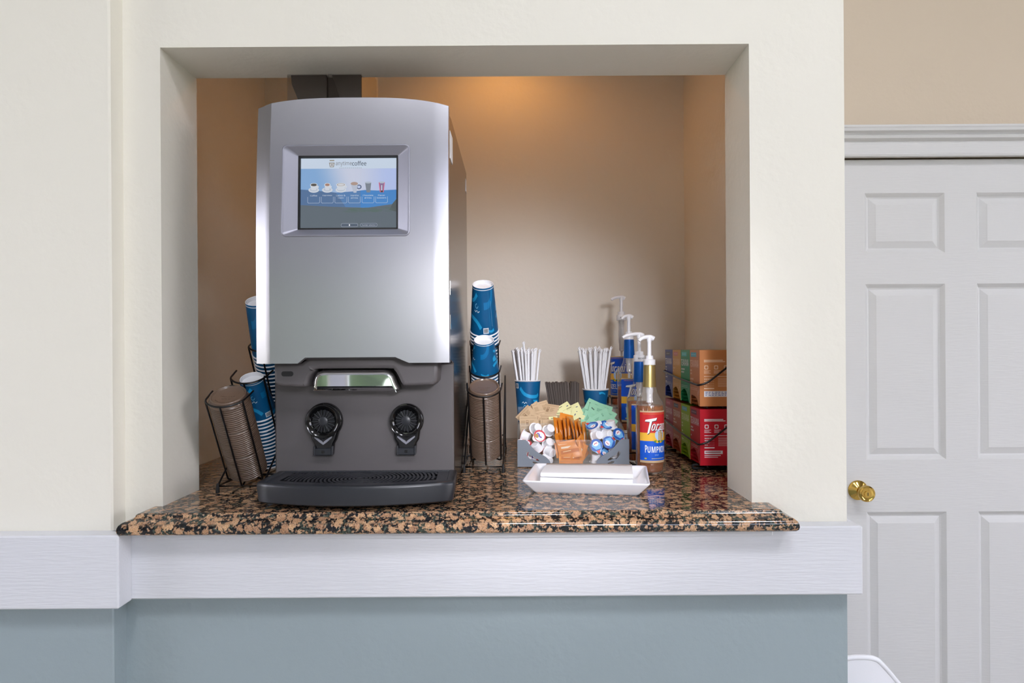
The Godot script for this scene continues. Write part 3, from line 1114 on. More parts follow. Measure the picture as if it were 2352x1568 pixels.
	part(st, "splash_plate", M.charcoal_plastic, t)
	for s in [[-0.096, 0.1815, 0.0445], [0.107, 0.1815, 0.0415]]:
		nozzle(t, s[0], s[1], s[2])
	drip_tray(t)
	# a maker's sticker near the top of the right side
	st = mb()
	box(st, Vector3(HW + 0.0006, 0.845, -0.088), Vector3(0.001, 0.066, 0.06))
	var stick := part(st, "sticker", M.white_paper, t)
	stick.set_meta("label", "pale paper sticker")
	st = mb()
	box(st, Vector3(HW + 0.0006, 0.872, -0.572), Vector3(0.001, 0.04, 0.03))
	part(st, "sticker", M.white_paper, t)
	# hinges along the right edge of the panel
	for y in [0.42, 0.50]:
		st = mb()
		box(st, Vector3(HW + 0.001, y, -0.033), Vector3(0.004, 0.035, 0.008), 0.001)
		part(st, "hinge", M.chrome, t)
	# bean hoppers on top
	for s in [[-0.197, -0.096, 0.0], [-0.094, -0.008, 0.02]]:
		st = mb()
		box(st, Vector3((s[0] + s[1]) / 2, 1.025, -0.25), Vector3(s[1] - s[0], 0.214, 0.2), 0.002)
		var hop := part(st, "bean_hopper", M.smoked_hopper_plastic, t)
		st = mb()
		var x0: float = s[0] + 0.004
		var x1: float = s[1] - 0.003
		prism(st, PackedVector2Array([Vector2(x0 + 0.05, 0.922), Vector2(x1, 0.922), Vector2(x1, 1.115), Vector2(x0, 1.115), Vector2(x0 + 0.006, 1.03 + s[2])]), -0.345, -0.156)
		part(st, "beans", M.coffee_beans, hop)
	for x in [-0.21, 0.21]:
		for z in [-0.56, -0.06]:
			st = mb()
			T = Transform3D(Basis(), Vector3(x * 0.9, 0, z))
			lathe(st, [Vector2(0, 0), Vector2(0.014, 0), Vector2(0.016, 0.004), Vector2(0.014, 0.016), Vector2(0, 0.016)], 14)
			T = Transform3D()
			part(st, "foot", M.black_rubber, t)

func bezel(ox0: float, oy0: float, ox1: float, oy1: float, ix0: float, iy0: float, ix1: float, iy1: float) -> SurfaceTool:
	var st := mb()
	# rings from outside to inside: (how far in, radius, z)
	var rings := []
	for r in [[0.0, 0.012, -0.018], [0.0, 0.012, 0.0005], [0.0012, 0.011, 0.0022], [0.0035, 0.009, 0.0022], [0.005, 0.0075, 0.0005], [1.0, 0.002, -0.016]]:
		var f: float = r[0]
		if f == 1.0:
			rings.append([round_rect(ix0, iy0, ix1, iy1, r[1]), r[2]])
		else:
			rings.append([round_rect(ox0 + f, oy0 + f, ox1 - f, oy1 - f, r[1]), r[2]])
	# the panel rolls back a little at this height
	var lean := func(p: Vector2, z: float) -> Vector3: return Vector3(p.x, p.y, z - 0.0006 - (p.y - 0.6165) * 0.0507)
	for i in rings.size() - 1:
		var A: PackedVector2Array = rings[i][0]
		var B: PackedVector2Array = rings[i + 1][0]
		st.set_smooth_group(5 if i < 4 else -1)
		for k in A.size():
			var l := (k + 1) % A.size()
			quad(st, lean.call(A[k], rings[i][1]), lean.call(A[l], rings[i][1]), lean.call(B[l], rings[i + 1][1]), lean.call(B[k], rings[i + 1][1]))
	return st

func nozzle(t: Node3D, x: float, y: float, r: float) -> void:
	var z0 := -0.118
	var st := mb()
	# teardrop plate
	var p := PackedVector2Array()
	for k in 29:
		var a := deg_to_rad(-38.0 + 256.0 * k / 28)
		p.append(Vector2(x + cos(a) * r, y + sin(a) * r))
	for q in [Vector2(-0.03, -0.046), Vector2(-0.024, -0.056), Vector2(-0.022, -0.082), Vector2(0.022, -0.082), Vector2(0.024, -0.056), Vector2(0.03, -0.046)]:
		p.append(Vector2(x, y) + q)
	prism(st, p, z0, z0 + 0.016, 0.006, 3, true)
	var noz := part(st, "dispenser", M.black_gloss, t)
	T = Transform3D(Basis(Vector3(1, 0, 0), PI / 2), Vector3(x, y, z0 + 0.016))
	st = mb()
	lathe(st, [Vector2(r * 0.93, 0), Vector2(r * 0.95, 0.009), Vector2(r * 0.9, 0.0125), Vector2(r * 0.8, 0.011), Vector2(r * 0.66, 0.004), Vector2(r * 0.62, 0.0015)], 36, -PI, PI, 60)
	part(st, "ring", M.black_gloss, noz)
	st = mb()
	lathe(st, [Vector2(0.011, 0.0), Vector2(0.011, 0.004), Vector2(0.008, 0.0055), Vector2(0, 0.0055)], 20)
	T = Transform3D()
	for k in 18:
		var a := TAU * k / 18
		T = Transform3D(Basis(Vector3(0, 0, 1), a), Vector3(x, y, z0 + 0.018))
		box(st, Vector3(r * 0.44, 0, 0), Vector3(r * 0.4, 0.0016, 0.004))
	T = Transform3D()
	part(st, "vent_grille", M.tray_plastic, noz)
	# silver chevron and the grey clip below
	st = mb()
	for s in [-1.0, 1.0]:
		var q := PackedVector2Array([Vector2(x, y - 0.052), Vector2(x + s * 0.004, y - 0.0475), Vector2(x + s * 0.021, y - 0.0365), Vector2(x + s * 0.0215, y - 0.040), Vector2(x + s * 0.009, y - 0.051), Vector2(x, y - 0.0575)])
		if s > 0:
			q.reverse()
		prism(st, q, z0 + 0.016, z0 + 0.021)
	part(st, "chevron", M.silver_plastic, noz)
	st = mb()
	box(st, Vector3(x, y - 0.075, z0 + 0.017), Vector3(0.04, 0.017, 0.008), 0.0015)
	for s in [-1.0, 1.0]:
		box(st, Vector3(x + s * 0.0215, y - 0.072, z0 + 0.016), Vector3(0.004, 0.022, 0.012), 0.001)
	var clip := part(st, "clip", M.tray_plastic, noz)
	st = mb()
	box(st, Vector3(x, y - 0.0745, z0 + 0.0215), Vector3(0.007, 0.006, 0.002))
	part(st, "pin", M.black_gloss, clip)

func drip_tray(t: Node3D) -> void:
	var plan := func(d: float) -> Array:
		# outline (x, z) seen from above, taken in by d, anticlockwise from the back left
		var out := [Vector2(-0.213 + d, -0.118 + d * 0.4), Vector2(-0.216 + d, 0.010 - d * 0.4)]
		for k in 17:
			var f := k / 16.0
			var x := lerpf(-0.212 + d, 0.232 - d, f)
			var q := (x - 0.010) / 0.2235
			out.append(Vector2(x, 0.070 - d - 0.048 * q * q))
		out.append(Vector2(0.236 - d, 0.010 - d * 0.4))
		out.append(Vector2(0.230 - d, -0.118 + d * 0.4))
		return out
	var ring := func(d: float, y: float) -> Array:
		var r := []
		for p in plan.call(d):
			r.append(Vector3(p.x, y, p.y))
		return r
	var st := mb()
	var rings := [ring.call(0.012, 0.010), ring.call(0.004, 0.014), ring.call(0.0, 0.050), ring.call(0.0015, 0.0555), ring.call(0.004, 0.0575), ring.call(0.018, 0.0575), ring.call(0.0195, 0.0555)]
	for i in rings.size() - 1:
		var A: Array = rings[i]
		var B: Array = rings[i + 1]
		st.set_smooth_group(7 if i in [1, 2, 3, 4] else -1)
		for k in A.size():
			var l: int = (k + 1) % A.size()
			quad(st, A[k], A[l], B[l], B[k])
	st.set_smooth_group(-1)
	var tray := part(st, "drip_tray", M.tray_plastic, t)
	# dark basin under the grate
	st = mb()
	var fl: Array = ring.call(0.0195, 0.040)
	for i in range(1, fl.size() - 1):
		face(st, [fl[0], fl[i], fl[i + 1]], Vector3.UP)
	var A2: Array = ring.call(0.0195, 0.0555)
	for k in fl.size():
		var l: int = (k + 1) % fl.size()
		quad(st, A2[k], A2[l], fl[l], fl[k])
	part(st, "basin", M.black_matt, tray)
	# grate: bars bent in rings about the middle, cut off at its outline, and two straight ribs
	var inner := PackedVector2Array()
	for p in plan.call(0.045):
		inner.append(p)
	var outer := PackedVector2Array()
	for p in plan.call(0.019):
		outer.append(p)
	st = mb()
	var y := 0.0555
	for k in inner.size():
		var l := (k + 1) % inner.size()
		face(st, [Vector3(outer[k].x, y, outer[k].y), Vector3(outer[l].x, y, outer[l].y), Vector3(inner[l].x, y, inner[l].y), Vector3(inner[k].x, y, inner[k].y)], Vector3.UP)
		face(st, [Vector3(inner[k].x, y, inner[k].y), Vector3(inner[l].x, y, inner[l].y), Vector3(inner[l].x, y - 0.006, inner[l].y), Vector3(inner[k].x, y - 0.006, inner[k].y)], Vector3(0.01 - inner[k].x, 0, -0.03 - inner[k].y))
	var c := Vector2(0.010, -0.03)
	var w := 0.0026
	for n in 22:
		var r := 0.006 + n * 0.0092
		var steps := 90
		for k in steps:
			var a := TAU * k / steps
			var b := TAU * (k + 1) / steps
			var da := Vector2(sin(a), cos(a))
			var db := Vector2(sin(b), cos(b))
			if not (Geometry2D.is_point_in_polygon(c + da * r, inner) and Geometry2D.is_point_in_polygon(c + db * r, inner)):
				continue
			var q := []
			for e in [[da, r - w], [db, r - w], [db, r + w], [da, r + w]]:
				var p: Vector2 = c + e[0] * e[1]
				q.append(Vector3(p.x, y, p.y))
			face(st, q, Vector3.UP)
			var dn := Vector3(0, -0.006, 0)
			face(st, [q[2], q[3], q[3] + dn, q[2] + dn], Vector3(da.x, 0, da.y))
			face(st, [q[0], q[1], q[1] + dn, q[0] + dn], Vector3(-da.x, 0, -da.y))
	for z in [-0.055, 0.005]:
		box(st, Vector3(0.01, y - 0.004, z), Vector3(0.36, 0.005, 0.003))
	box(st, Vector3(0.01, y - 0.004, -0.03), Vector3(0.003, 0.005, 0.11))
	part(st, "grate", M.tray_plastic, tray)


# ---------------------------------------------------------------- cups, lids and their racks
func cup_print() -> Image:
	var im := canvas(1000, 380, c8(6, 92, 142))
	var light := c8(36, 164, 220)
	var mid := c8(14, 120, 178)
	for o in [0.0, 500.0]:
		stroke(im, spline([Vector2(60 + o, 60), Vector2(110 + o, 110), Vector2(190 + o, 138), Vector2(290 + o, 140), Vector2(330 + o, 120)], 6), 34, light, 30)
		fill(im, PackedVector2Array([Vector2(235 + o, 170), Vector2(320 + o, 172), Vector2(326 + o, 206), Vector2(300 + o, 232), Vector2(268 + o, 226), Vector2(262 + o, 198)]), light)
		stroke(im, spline([Vector2(120 + o, 330), Vector2(170 + o, 282), Vector2(250 + o, 268), Vector2(300 + o, 290)], 6), 36, light, 22)
		stroke(im, spline([Vector2(380 + o, 380), Vector2(400 + o, 300), Vector2(450 + o, 250), Vector2(520 + o, 240)], 6), 40, mid, 60)
		stroke(im, spline([Vector2(400 + o, 40), Vector2(440 + o, 30), Vector2(490 + o, 50)], 6), 26, light, 14)
	var white := c8(228, 236, 242)
	# a bar code, the fine print along the seam and a small emblem
	bar(im, 470, 20, 64, 46, white)
	for k in 17:
		bar(im, 476 + k * 3.1, 27, 1 + (k * 7 % 3) * 0.5, 32, c8(40, 40, 46))
	bar(im, 448, 8, 2, 364, c8(70, 140, 180))
	for k in 34:
		bar(im, 418, 70 + k * 6, 3, 4, c8(150, 190, 212))
	stroke(im, spline([Vector2(580, 200), Vector2(600, 188), Vector2(616, 204), Vector2(634, 190), Vector2(650, 202)], 4), 6, white)
	stroke(im, spline([Vector2(596, 240), Vector2(612, 222), Vector2(634, 226), Vector2(640, 246), Vector2(618, 256)], 4), 6, c8(130, 200, 235))
	stroke(im, spline([Vector2(84, 200), Vector2(104, 188), Vector2(120, 204), Vector2(138, 190)], 4), 6, white)
	bar(im, 0, 362, 1000, 6, white)
	return im

func cup_mesh(t: Node3D, h: float, rb: float, rt: float) -> void:
	var st := mb()
	lathe(st, [Vector2(rb, 0.0), Vector2(rt - 0.001, h - 0.003)], 36)
	part(st, "wall", M.cup_paper, t)
	st = mb()
	lathe(st, [Vector2(0, 0.010), Vector2(rb - 0.003, 0.010), Vector2(rb - 0.002, 0.0), Vector2(rb - 0.0004, -0.0006), Vector2(rb, 0.0)], 36)
	part(st, "base", M.white_paper, t)
	st = mb()
	lathe(st, [Vector2(rt - 0.001, h - 0.0045), Vector2(rt + 0.001, h - 0.003), Vector2(rt + 0.0013, h - 0.0012), Vector2(rt, h), Vector2(rt - 0.0016, h - 0.0006), Vector2(rt - 0.002, h - 0.003), Vector2(rb - 0.001, 0.011), Vector2(0, 0.011)], 36, -PI, PI, 50)
	part(st, "rim", M.white_paper, t)

func lid_mesh(t: Node3D) -> void:
	var st := mb()
	var R := 0.0485
	lathe(st, [Vector2(R - 0.0025, 0.0), Vector2(R - 0.0005, 0.0006), Vector2(R, 0.0022), Vector2(R - 0.0008, 0.0038), Vector2(R - 0.0034, 0.0046), Vector2(R - 0.0042, 0.0056), Vector2(R - 0.0054, 0.0165), Vector2(R - 0.0064, 0.0185), Vector2(R - 0.0085, 0.019), Vector2(R - 0.0102, 0.0175), Vector2(R - 0.0108, 0.0145), Vector2(R - 0.0125, 0.0138), Vector2(0, 0.0142)], 36, -PI, PI, 60)
	part(st, "shell", M.brown_lid_plastic, t)

func lid_details(t: Node3D) -> void:
	# the sip hole and the raised marks of the uppermost lid
	var st := mb()
	T = Transform3D(Basis(), Vector3(-0.004, 0.0189, -0.0393))
	box(st, Vector3.ZERO, Vector3(0.012, 0.0006, 0.003), 0.0002)
	T = Transform3D()
	part(st, "sip_hole", M.black_matt, t)
	st = mb()
	for k in 7:
		box(st, Vector3(-0.016 + k * 0.0052, 0.0147, 0.002 + 0.003 * sin(k * 0.5)), Vector3(0.003, 0.0012, 0.002), 0.0003)
	for k in 3:
		box(st, Vector3(-0.008 + k * 0.008, 0.0148, 0.012), Vector3(0.0055, 0.0013, 0.0035), 0.0004)
	for k in 14:
		var a := -0.9 + k * 0.14
		box(st, Vector3(sin(a) * 0.030, 0.0147, cos(a) * 0.030), Vector3(0.0014, 0.001, 0.0014))
	part(st, "raised_marks", M.brown_lid_plastic, t)

const TILT := Vector3(0, 0.866, 0.5)

func stack_basis(flip: bool, spin: float) -> Basis:
	var y := TILT * (-1.0 if flip else 1.0)
	var x := Vector3(1, 0, 0)
	var b := Basis(x, y, x.cross(y))
	return b * Basis(Vector3(0, 1, 0), spin)

func make_rack(side: String, xc: float, zf: float, tops: Array) -> void:
	var lb := "black wire rack of cups and lids standing %s of the coffee machine" % side
	var t := thing("cup_rack", lb, "wire rack", Vector3(xc, TOP, zf), "cup and lid racks")
	var r := 0.0024
	var hw := 0.056
	var y0 := 0.017
	var zb := -0.43
	var st := mb()
	tube(st, [Vector3(-hw, y0, 0), Vector3(hw, y0, 0), Vector3(hw, y0, zb), Vector3(-hw, y0, zb)], r, 8, true)
	part(st, "base_frame", M.black_wire, t)
	for sx in [-1.0, 1.0]:
		st = mb()
		tube(st, fillet([Vector3(sx * hw, y0, 0), Vector3(sx * (hw + 0.002), 0.27, zb + 0.06), Vector3(sx * hw, y0, zb)], 0.02), r, 8)
		part(st, "side_rail", M.black_wire, t)
		for z in [0.0, zb]:
			st = mb()
			T = Transform3D(Basis(), Vector3(sx * hw, 0, z))
			lathe(st, [Vector2(0, 0), Vector2(0.0045, 0), Vector2(0.005, 0.004), Vector2(0.0038, 0.016), Vector2(0.0024, 0.024), Vector2(0, 0.024)], 12)
			T = Transform3D()
			part(st, "foot", M.black_rubber, t)
	var fwd := Vector3(0, -0.5, 0.866)
	for s in tops:
		var base: Vector3 = s.top - TILT * s.len - Vector3(xc, TOP, zf)
		var cx: float = base.x
		var R: float = s.r + 0.0035
		var tips := []
		for a in [-1.05, 0.0, 1.05]:
			var o: Vector3 = fwd * (cos(a) * R) + Vector3(sin(a) * R, 0, 0)
			var lo := base + o
			var hi: Vector3 = base + o + TILT * s.rod
			tips.append(hi)
			st = mb()
			tube(st, fillet([base + o * 0.35 - TILT * 0.004, lo - TILT * 0.004, hi], 0.008), r, 8)
			part(st, "upright", M.black_wire, t)
		st = mb()
		var back: Vector3 = -fwd * (R * 0.55)
		var arc := [base + back + Vector3(-R * 0.98, 0, 0) + TILT * s.rod * 0.97]
		for k in 9:
			var a := -1.12 + 0.28 * k
			arc.append(base + fwd * (cos(a) * R) + Vector3(sin(a) * R, 0, 0) + TILT * s.rod)
		arc.append(base + back + Vector3(R * 0.98, 0, 0) + TILT * s.rod * 0.97)
		tube(st, fillet(arc, 0.012, 2), r, 8)
		part(st, "hoop", M.black_wire, t)
		# a cross wire under the pile, held by the side rails
		st = mb()
		var by := base.y - 0.006
		tube(st, [Vector3(-hw, by, base.z), Vector3(cx, by, base.z), Vector3(hw, by, base.z)], r, 6)
		for sx in [-1.0, 1.0]:
			tube(st, [Vector3(sx * hw, by, base.z), Vector3(sx * hw, y0, base.z)], r, 6)
		part(st, "cross_wire", M.black_wire, t)

func make_piles() -> void:
	M["cup_paper"] = print_mat("cup_paper", cup_print(), 0.4)
	var Lt := [at(523, 905, -0.10), at(578, 868, -0.20), at(592, 690, -0.22)]
	var Rt := [Vector3(-0.088, 1.30, -0.37), Vector3(-0.09, 1.432, -0.418), Vector3(-0.094, 1.5995, -0.461)]
	var floors := [1.085, 1.10, 1.115]
	for side in 2:
		var tops: Array = [Lt, Rt][side]
		var s := ["left", "right"][side] as String
		var spec := []
		for k in 3:
			var len_: float = (tops[k].y - floors[k]) / TILT.y
			spec.append({"top": tops[k], "len": len_, "r": [0.0485, 0.0455, 0.0455][k], "rod": [0.245, 0.285, 0.36][k]})
		make_rack(s, (tops[0].x + tops[2].x) / 2, [-0.135, -0.375][side], spec)
		# lids
		var n := int((spec[0].len - 0.019) / 0.0058)
		var first: Node3D
		for k in n:
			var label := "brown plastic cup lid nested in the pile %s of the coffee machine" % s
			var o: Node3D
			if k == 0:
				o = thing("lid", "topmost brown cup lid, drinking side up, on the pile %s of the machine" % s, "lid", Vector3.ZERO, "brown cup lids")
				lid_mesh(o)
				first = o
			else:
				o = copy(first, label, "brown cup lids nested %s of the machine" % s)
			# three packs of lids with a small gap between them
			var gap := 0.0
			if k >= n / 3:
				gap += 0.003
			if k >= 2 * n / 3:
				gap += 0.004
			o.transform = Transform3D(stack_basis(false, k * 0.9 if k else 0.0), tops[0] - TILT * (0.019 + k * 0.0056 + gap))
		lid_details(first)
		# two sizes of paper cup, upside down
		for size in 2:
			var top: Vector3 = tops[1 + size]
			var h := [0.112, 0.158][size] as float
			var pitch := [0.0112, 0.0122][size] as float
			var m := int((spec[1 + size].len - h) / pitch) + 1
			var nm := ["short", "tall"][size] as String
			for k in m:
				var o: Node3D
				if k == 0:
					o = thing("%s_paper_cup" % nm, "topmost blue %s paper cup, upside down, on the pile %s of the machine" % [nm, s], "paper cup", Vector3.ZERO, "piled blue paper cups")
					cup_mesh(o, h, [0.0295, 0.0315][size], 0.0445)
					first = o
				else:
					o = copy(first, "blue %s paper cup nested in the upside-down pile %s of the machine" % [nm, s], "%s cups nested %s of the machine" % [nm, s])
				var spin := [[2.2, 0.5], [0.3, 2.95]][side][size] as float
				o.transform = Transform3D(stack_basis(true, spin + k * 1.7), top - TILT * (k * pitch))


# ---------------------------------------------------------------- the condiment caddy and what is in it
const CX0 := 0.0065
const CX1 := 0.340
const CZ0 := -0.456
const CZ1 := -0.80

func make_caddy() -> void:
	var t := thing("condiment_caddy", "clear acrylic condiment caddy with grey leaf-cut front corners", "caddy", Vector3((CX0 + CX1) / 2, TOP, CZ0))
	var hw := (CX1 - CX0) / 2
	var d := CZ0 - CZ1
	var th := 0.003
	var st := mb()
	box(st, Vector3(0, 0.0025, -d / 2), Vector3(2 * hw, 0.004, d), 0.001)
	part(st, "base", M.clear_acrylic, t)
	for s in [-1.0, 1.0]:
		st = mb()
		T = Transform3D(Basis(Vector3(0, 0, 1), Vector3(0, 1, 0), Vector3(-1, 0, 0)), Vector3(s * (hw - th / 2), 0, 0))
		prism(st, PackedVector2Array([Vector2(-d, 0.004), Vector2(0, 0.004), Vector2(0, 0.083), Vector2(-0.02, 0.088), Vector2(-d + 0.02, 0.158), Vector2(-d, 0.16)]), -th / 2, th / 2)
		T = Transform3D()
		part(st, "side_wall", M.clear_acrylic, t)
	st = mb()
	box(st, Vector3(0, 0.082, -d + th / 2), Vector3(2 * hw - 2 * th, 0.156, th), 0.0008)
	part(st, "back_wall", M.clear_acrylic, t)
	# steps: front, middle and rear rows
	for e in [[-0.105, 0.118, 0.045], [-0.215, 0.16, 0.106]]:
		st = mb()
		box(st, Vector3(0, e[1] / 2 + 0.004, e[0]), Vector3(2 * hw - 2 * th, e[1] - 0.004, th), 0.0008)
		part(st, "row_wall", M.clear_acrylic, t)
	for e in [[-0.162, 0.045, 0.11], [-0.28, 0.104, 0.126]]:
		st = mb()
		box(st, Vector3(0, e[1], e[0]), Vector3(2 * hw - 2 * th, th, e[2]), 0.0008)
		part(st, "shelf", M.clear_acrylic, t)
	for x in [-hw / 3, hw / 3]:
		st = mb()
		T = Transform3D(Basis(Vector3(0, 0, 1), Vector3(0, 1, 0), Vector3(-1, 0, 0)), Vector3(x, 0, 0))
		prism(st, PackedVector2Array([Vector2(-0.212, 0.005), Vector2(-0.002, 0.005), Vector2(-0.002, 0.082), Vector2(-0.212, 0.13)]), -th / 2, th / 2)
		T = Transform3D()
		part(st, "divider", M.clear_acrylic, t)
	st = mb()
	box(st, Vector3(0, 0.043, th / 2), Vector3(2 * hw / 3, 0.078, th), 0.0008)
	part(st, "front_lip", M.clear_acrylic, t)
	st = mb()
	box(st, Vector3(0, 0.012, th / 2), Vector3(2 * hw, 0.016, th), 0.0008)
	part(st, "front_lip", M.clear_acrylic, t)
	# grey corner plates: a curved shoulder, three leaf-shaped openings shown by pale leaves
	for s in [-1.0, 1.0]:
		st = mb()
		var p := PackedVector2Array([Vector2(-hw, 0.003)])
		for q in spline([Vector2(-hw + 0.098, 0.003), Vector2(-hw + 0.097, 0.018), Vector2(-hw + 0.084, 0.032), Vector2(-hw + 0.060, 0.046), Vector2(-hw + 0.042, 0.062), Vector2(-hw + 0.030, 0.078)], 4):
			p.append(q)
		p.append(Vector2(-hw + 0.024, 0.083))
		p.append(Vector2(-hw, 0.083))
		var leaves := [[-hw + 0.034, 0.036, 0.0045, 0.014, 0.5], [-hw + 0.050, 0.028, 0.004, 0.017, 1.1], [-hw + 0.056, 0.013, 0.0032, 0.012, 1.25]]
		if s > 0:
			var m := PackedVector2Array()
			for q in p:
				m.append(Vector2(-q.x, q.y))
			m.reverse()
			p = m
		var plate := CSGPolygon3D.new()
		plate.name = "grey_plate"
		plate.polygon = p
		plate.mode = CSGPolygon3D.MODE_DEPTH
		plate.depth = 0.004
		plate.material = M.grey_acrylic
		plate.position.z = 0.0075
		for l in leaves:
			var cut := CSGPolygon3D.new()
			cut.name = "leaf_cut"
			cut.operation = CSGShape3D.OPERATION_SUBTRACTION
			var lp := PackedVector2Array()
			for k in 16:
				var a := TAU * k / 16
				var e := Vector2(cos(a) * l[2] * (1.0 + 0.3 * sin(a)), sin(a) * l[3]).rotated(l[4])
				lp.append(Vector2((l[0] + e.x) * (1.0 if s < 0 else -1.0), l[1] + e.y))
			if s > 0:
				lp.reverse()
			cut.polygon = lp
			cut.depth = 0.02
			cut.position.z = 0.01
			cut.material = M.grey_acrylic
			plate.add_child(cut)
		t.add_child(plate, true)

func pillow(w: float, h: float, th: float) -> SurfaceTool:
	var st := mb()
	for side in [1.0, -1.0]:
		var f := func(u: float, v: float) -> Vector3:
			var k: float = pow(maxf(0.0, sin(PI * u)), 0.6) * pow(maxf(0.0, sin(PI * clampf((v - 0.08) / 0.84, 0, 1))), 0.6)
			return Vector3((u - 0.5) * w * side, (v - 0.5) * h, side * (k * th * 0.5 + 0.0003))
		sheet(st, 6, 6, f, 3 if side > 0 else 4)
	return st

func packet_print(paper: Color, dark: Color, kind: int) -> Image:
	var im := canvas(200, 130, paper)
	if kind == 0:
		for k in 9:
			bar(im, 16 + k * 5, 46, 2, 52, dark)
		bar(im, 70, 44, 30, 56, dark)
		bar(im, 75, 50, 20, 12, paper)
		for k in 6:
			bar(im, 112, 48 + k * 8, 50 - (k % 3) * 8, 3, dark)
		bar(im, 8, 20, 184, 3, dark)
	elif kind == 1:
		bar(im, 20, 14, 96, 5, dark)
		fill(im, ellipse(Vector2(32, 34), 6, 8), c8(50, 60, 90))
		fill(im, ellipse(Vector2(150, 96), 9, 11), dark)
		fill(im, ellipse(Vector2(166, 40), 12, 4), c8(60, 70, 110))
		bar(im, 60, 60, 70, 3, c8(190, 190, 120))
		bar(im, 60, 70, 50, 3, c8(190, 190, 120))
	elif kind == 2:
		fill(im, PackedVector2Array([Vector2(30, 40), Vector2(66, 60), Vector2(60, 70), Vector2(26, 52)]), dark)
		fill(im, PackedVector2Array([Vector2(130, 80), Vector2(152, 92), Vector2(146, 104), Vector2(126, 92)]), dark)
		for k in 4:
			bar(im, 90, 36 + k * 9, 70 - k * 9, 4, c8(90, 150, 120))
	else:
		bar(im, 20, 52, 160, 34, c8(204, 112, 30))
		fill(im, PackedVector2Array([Vector2(30, 20), Vector2(120, 24), Vector2(90, 40), Vector2(30, 36)]), c8(246, 226, 200))
		bar(im, 40, 62, 70, 6, c8(250, 220, 170))
	return im

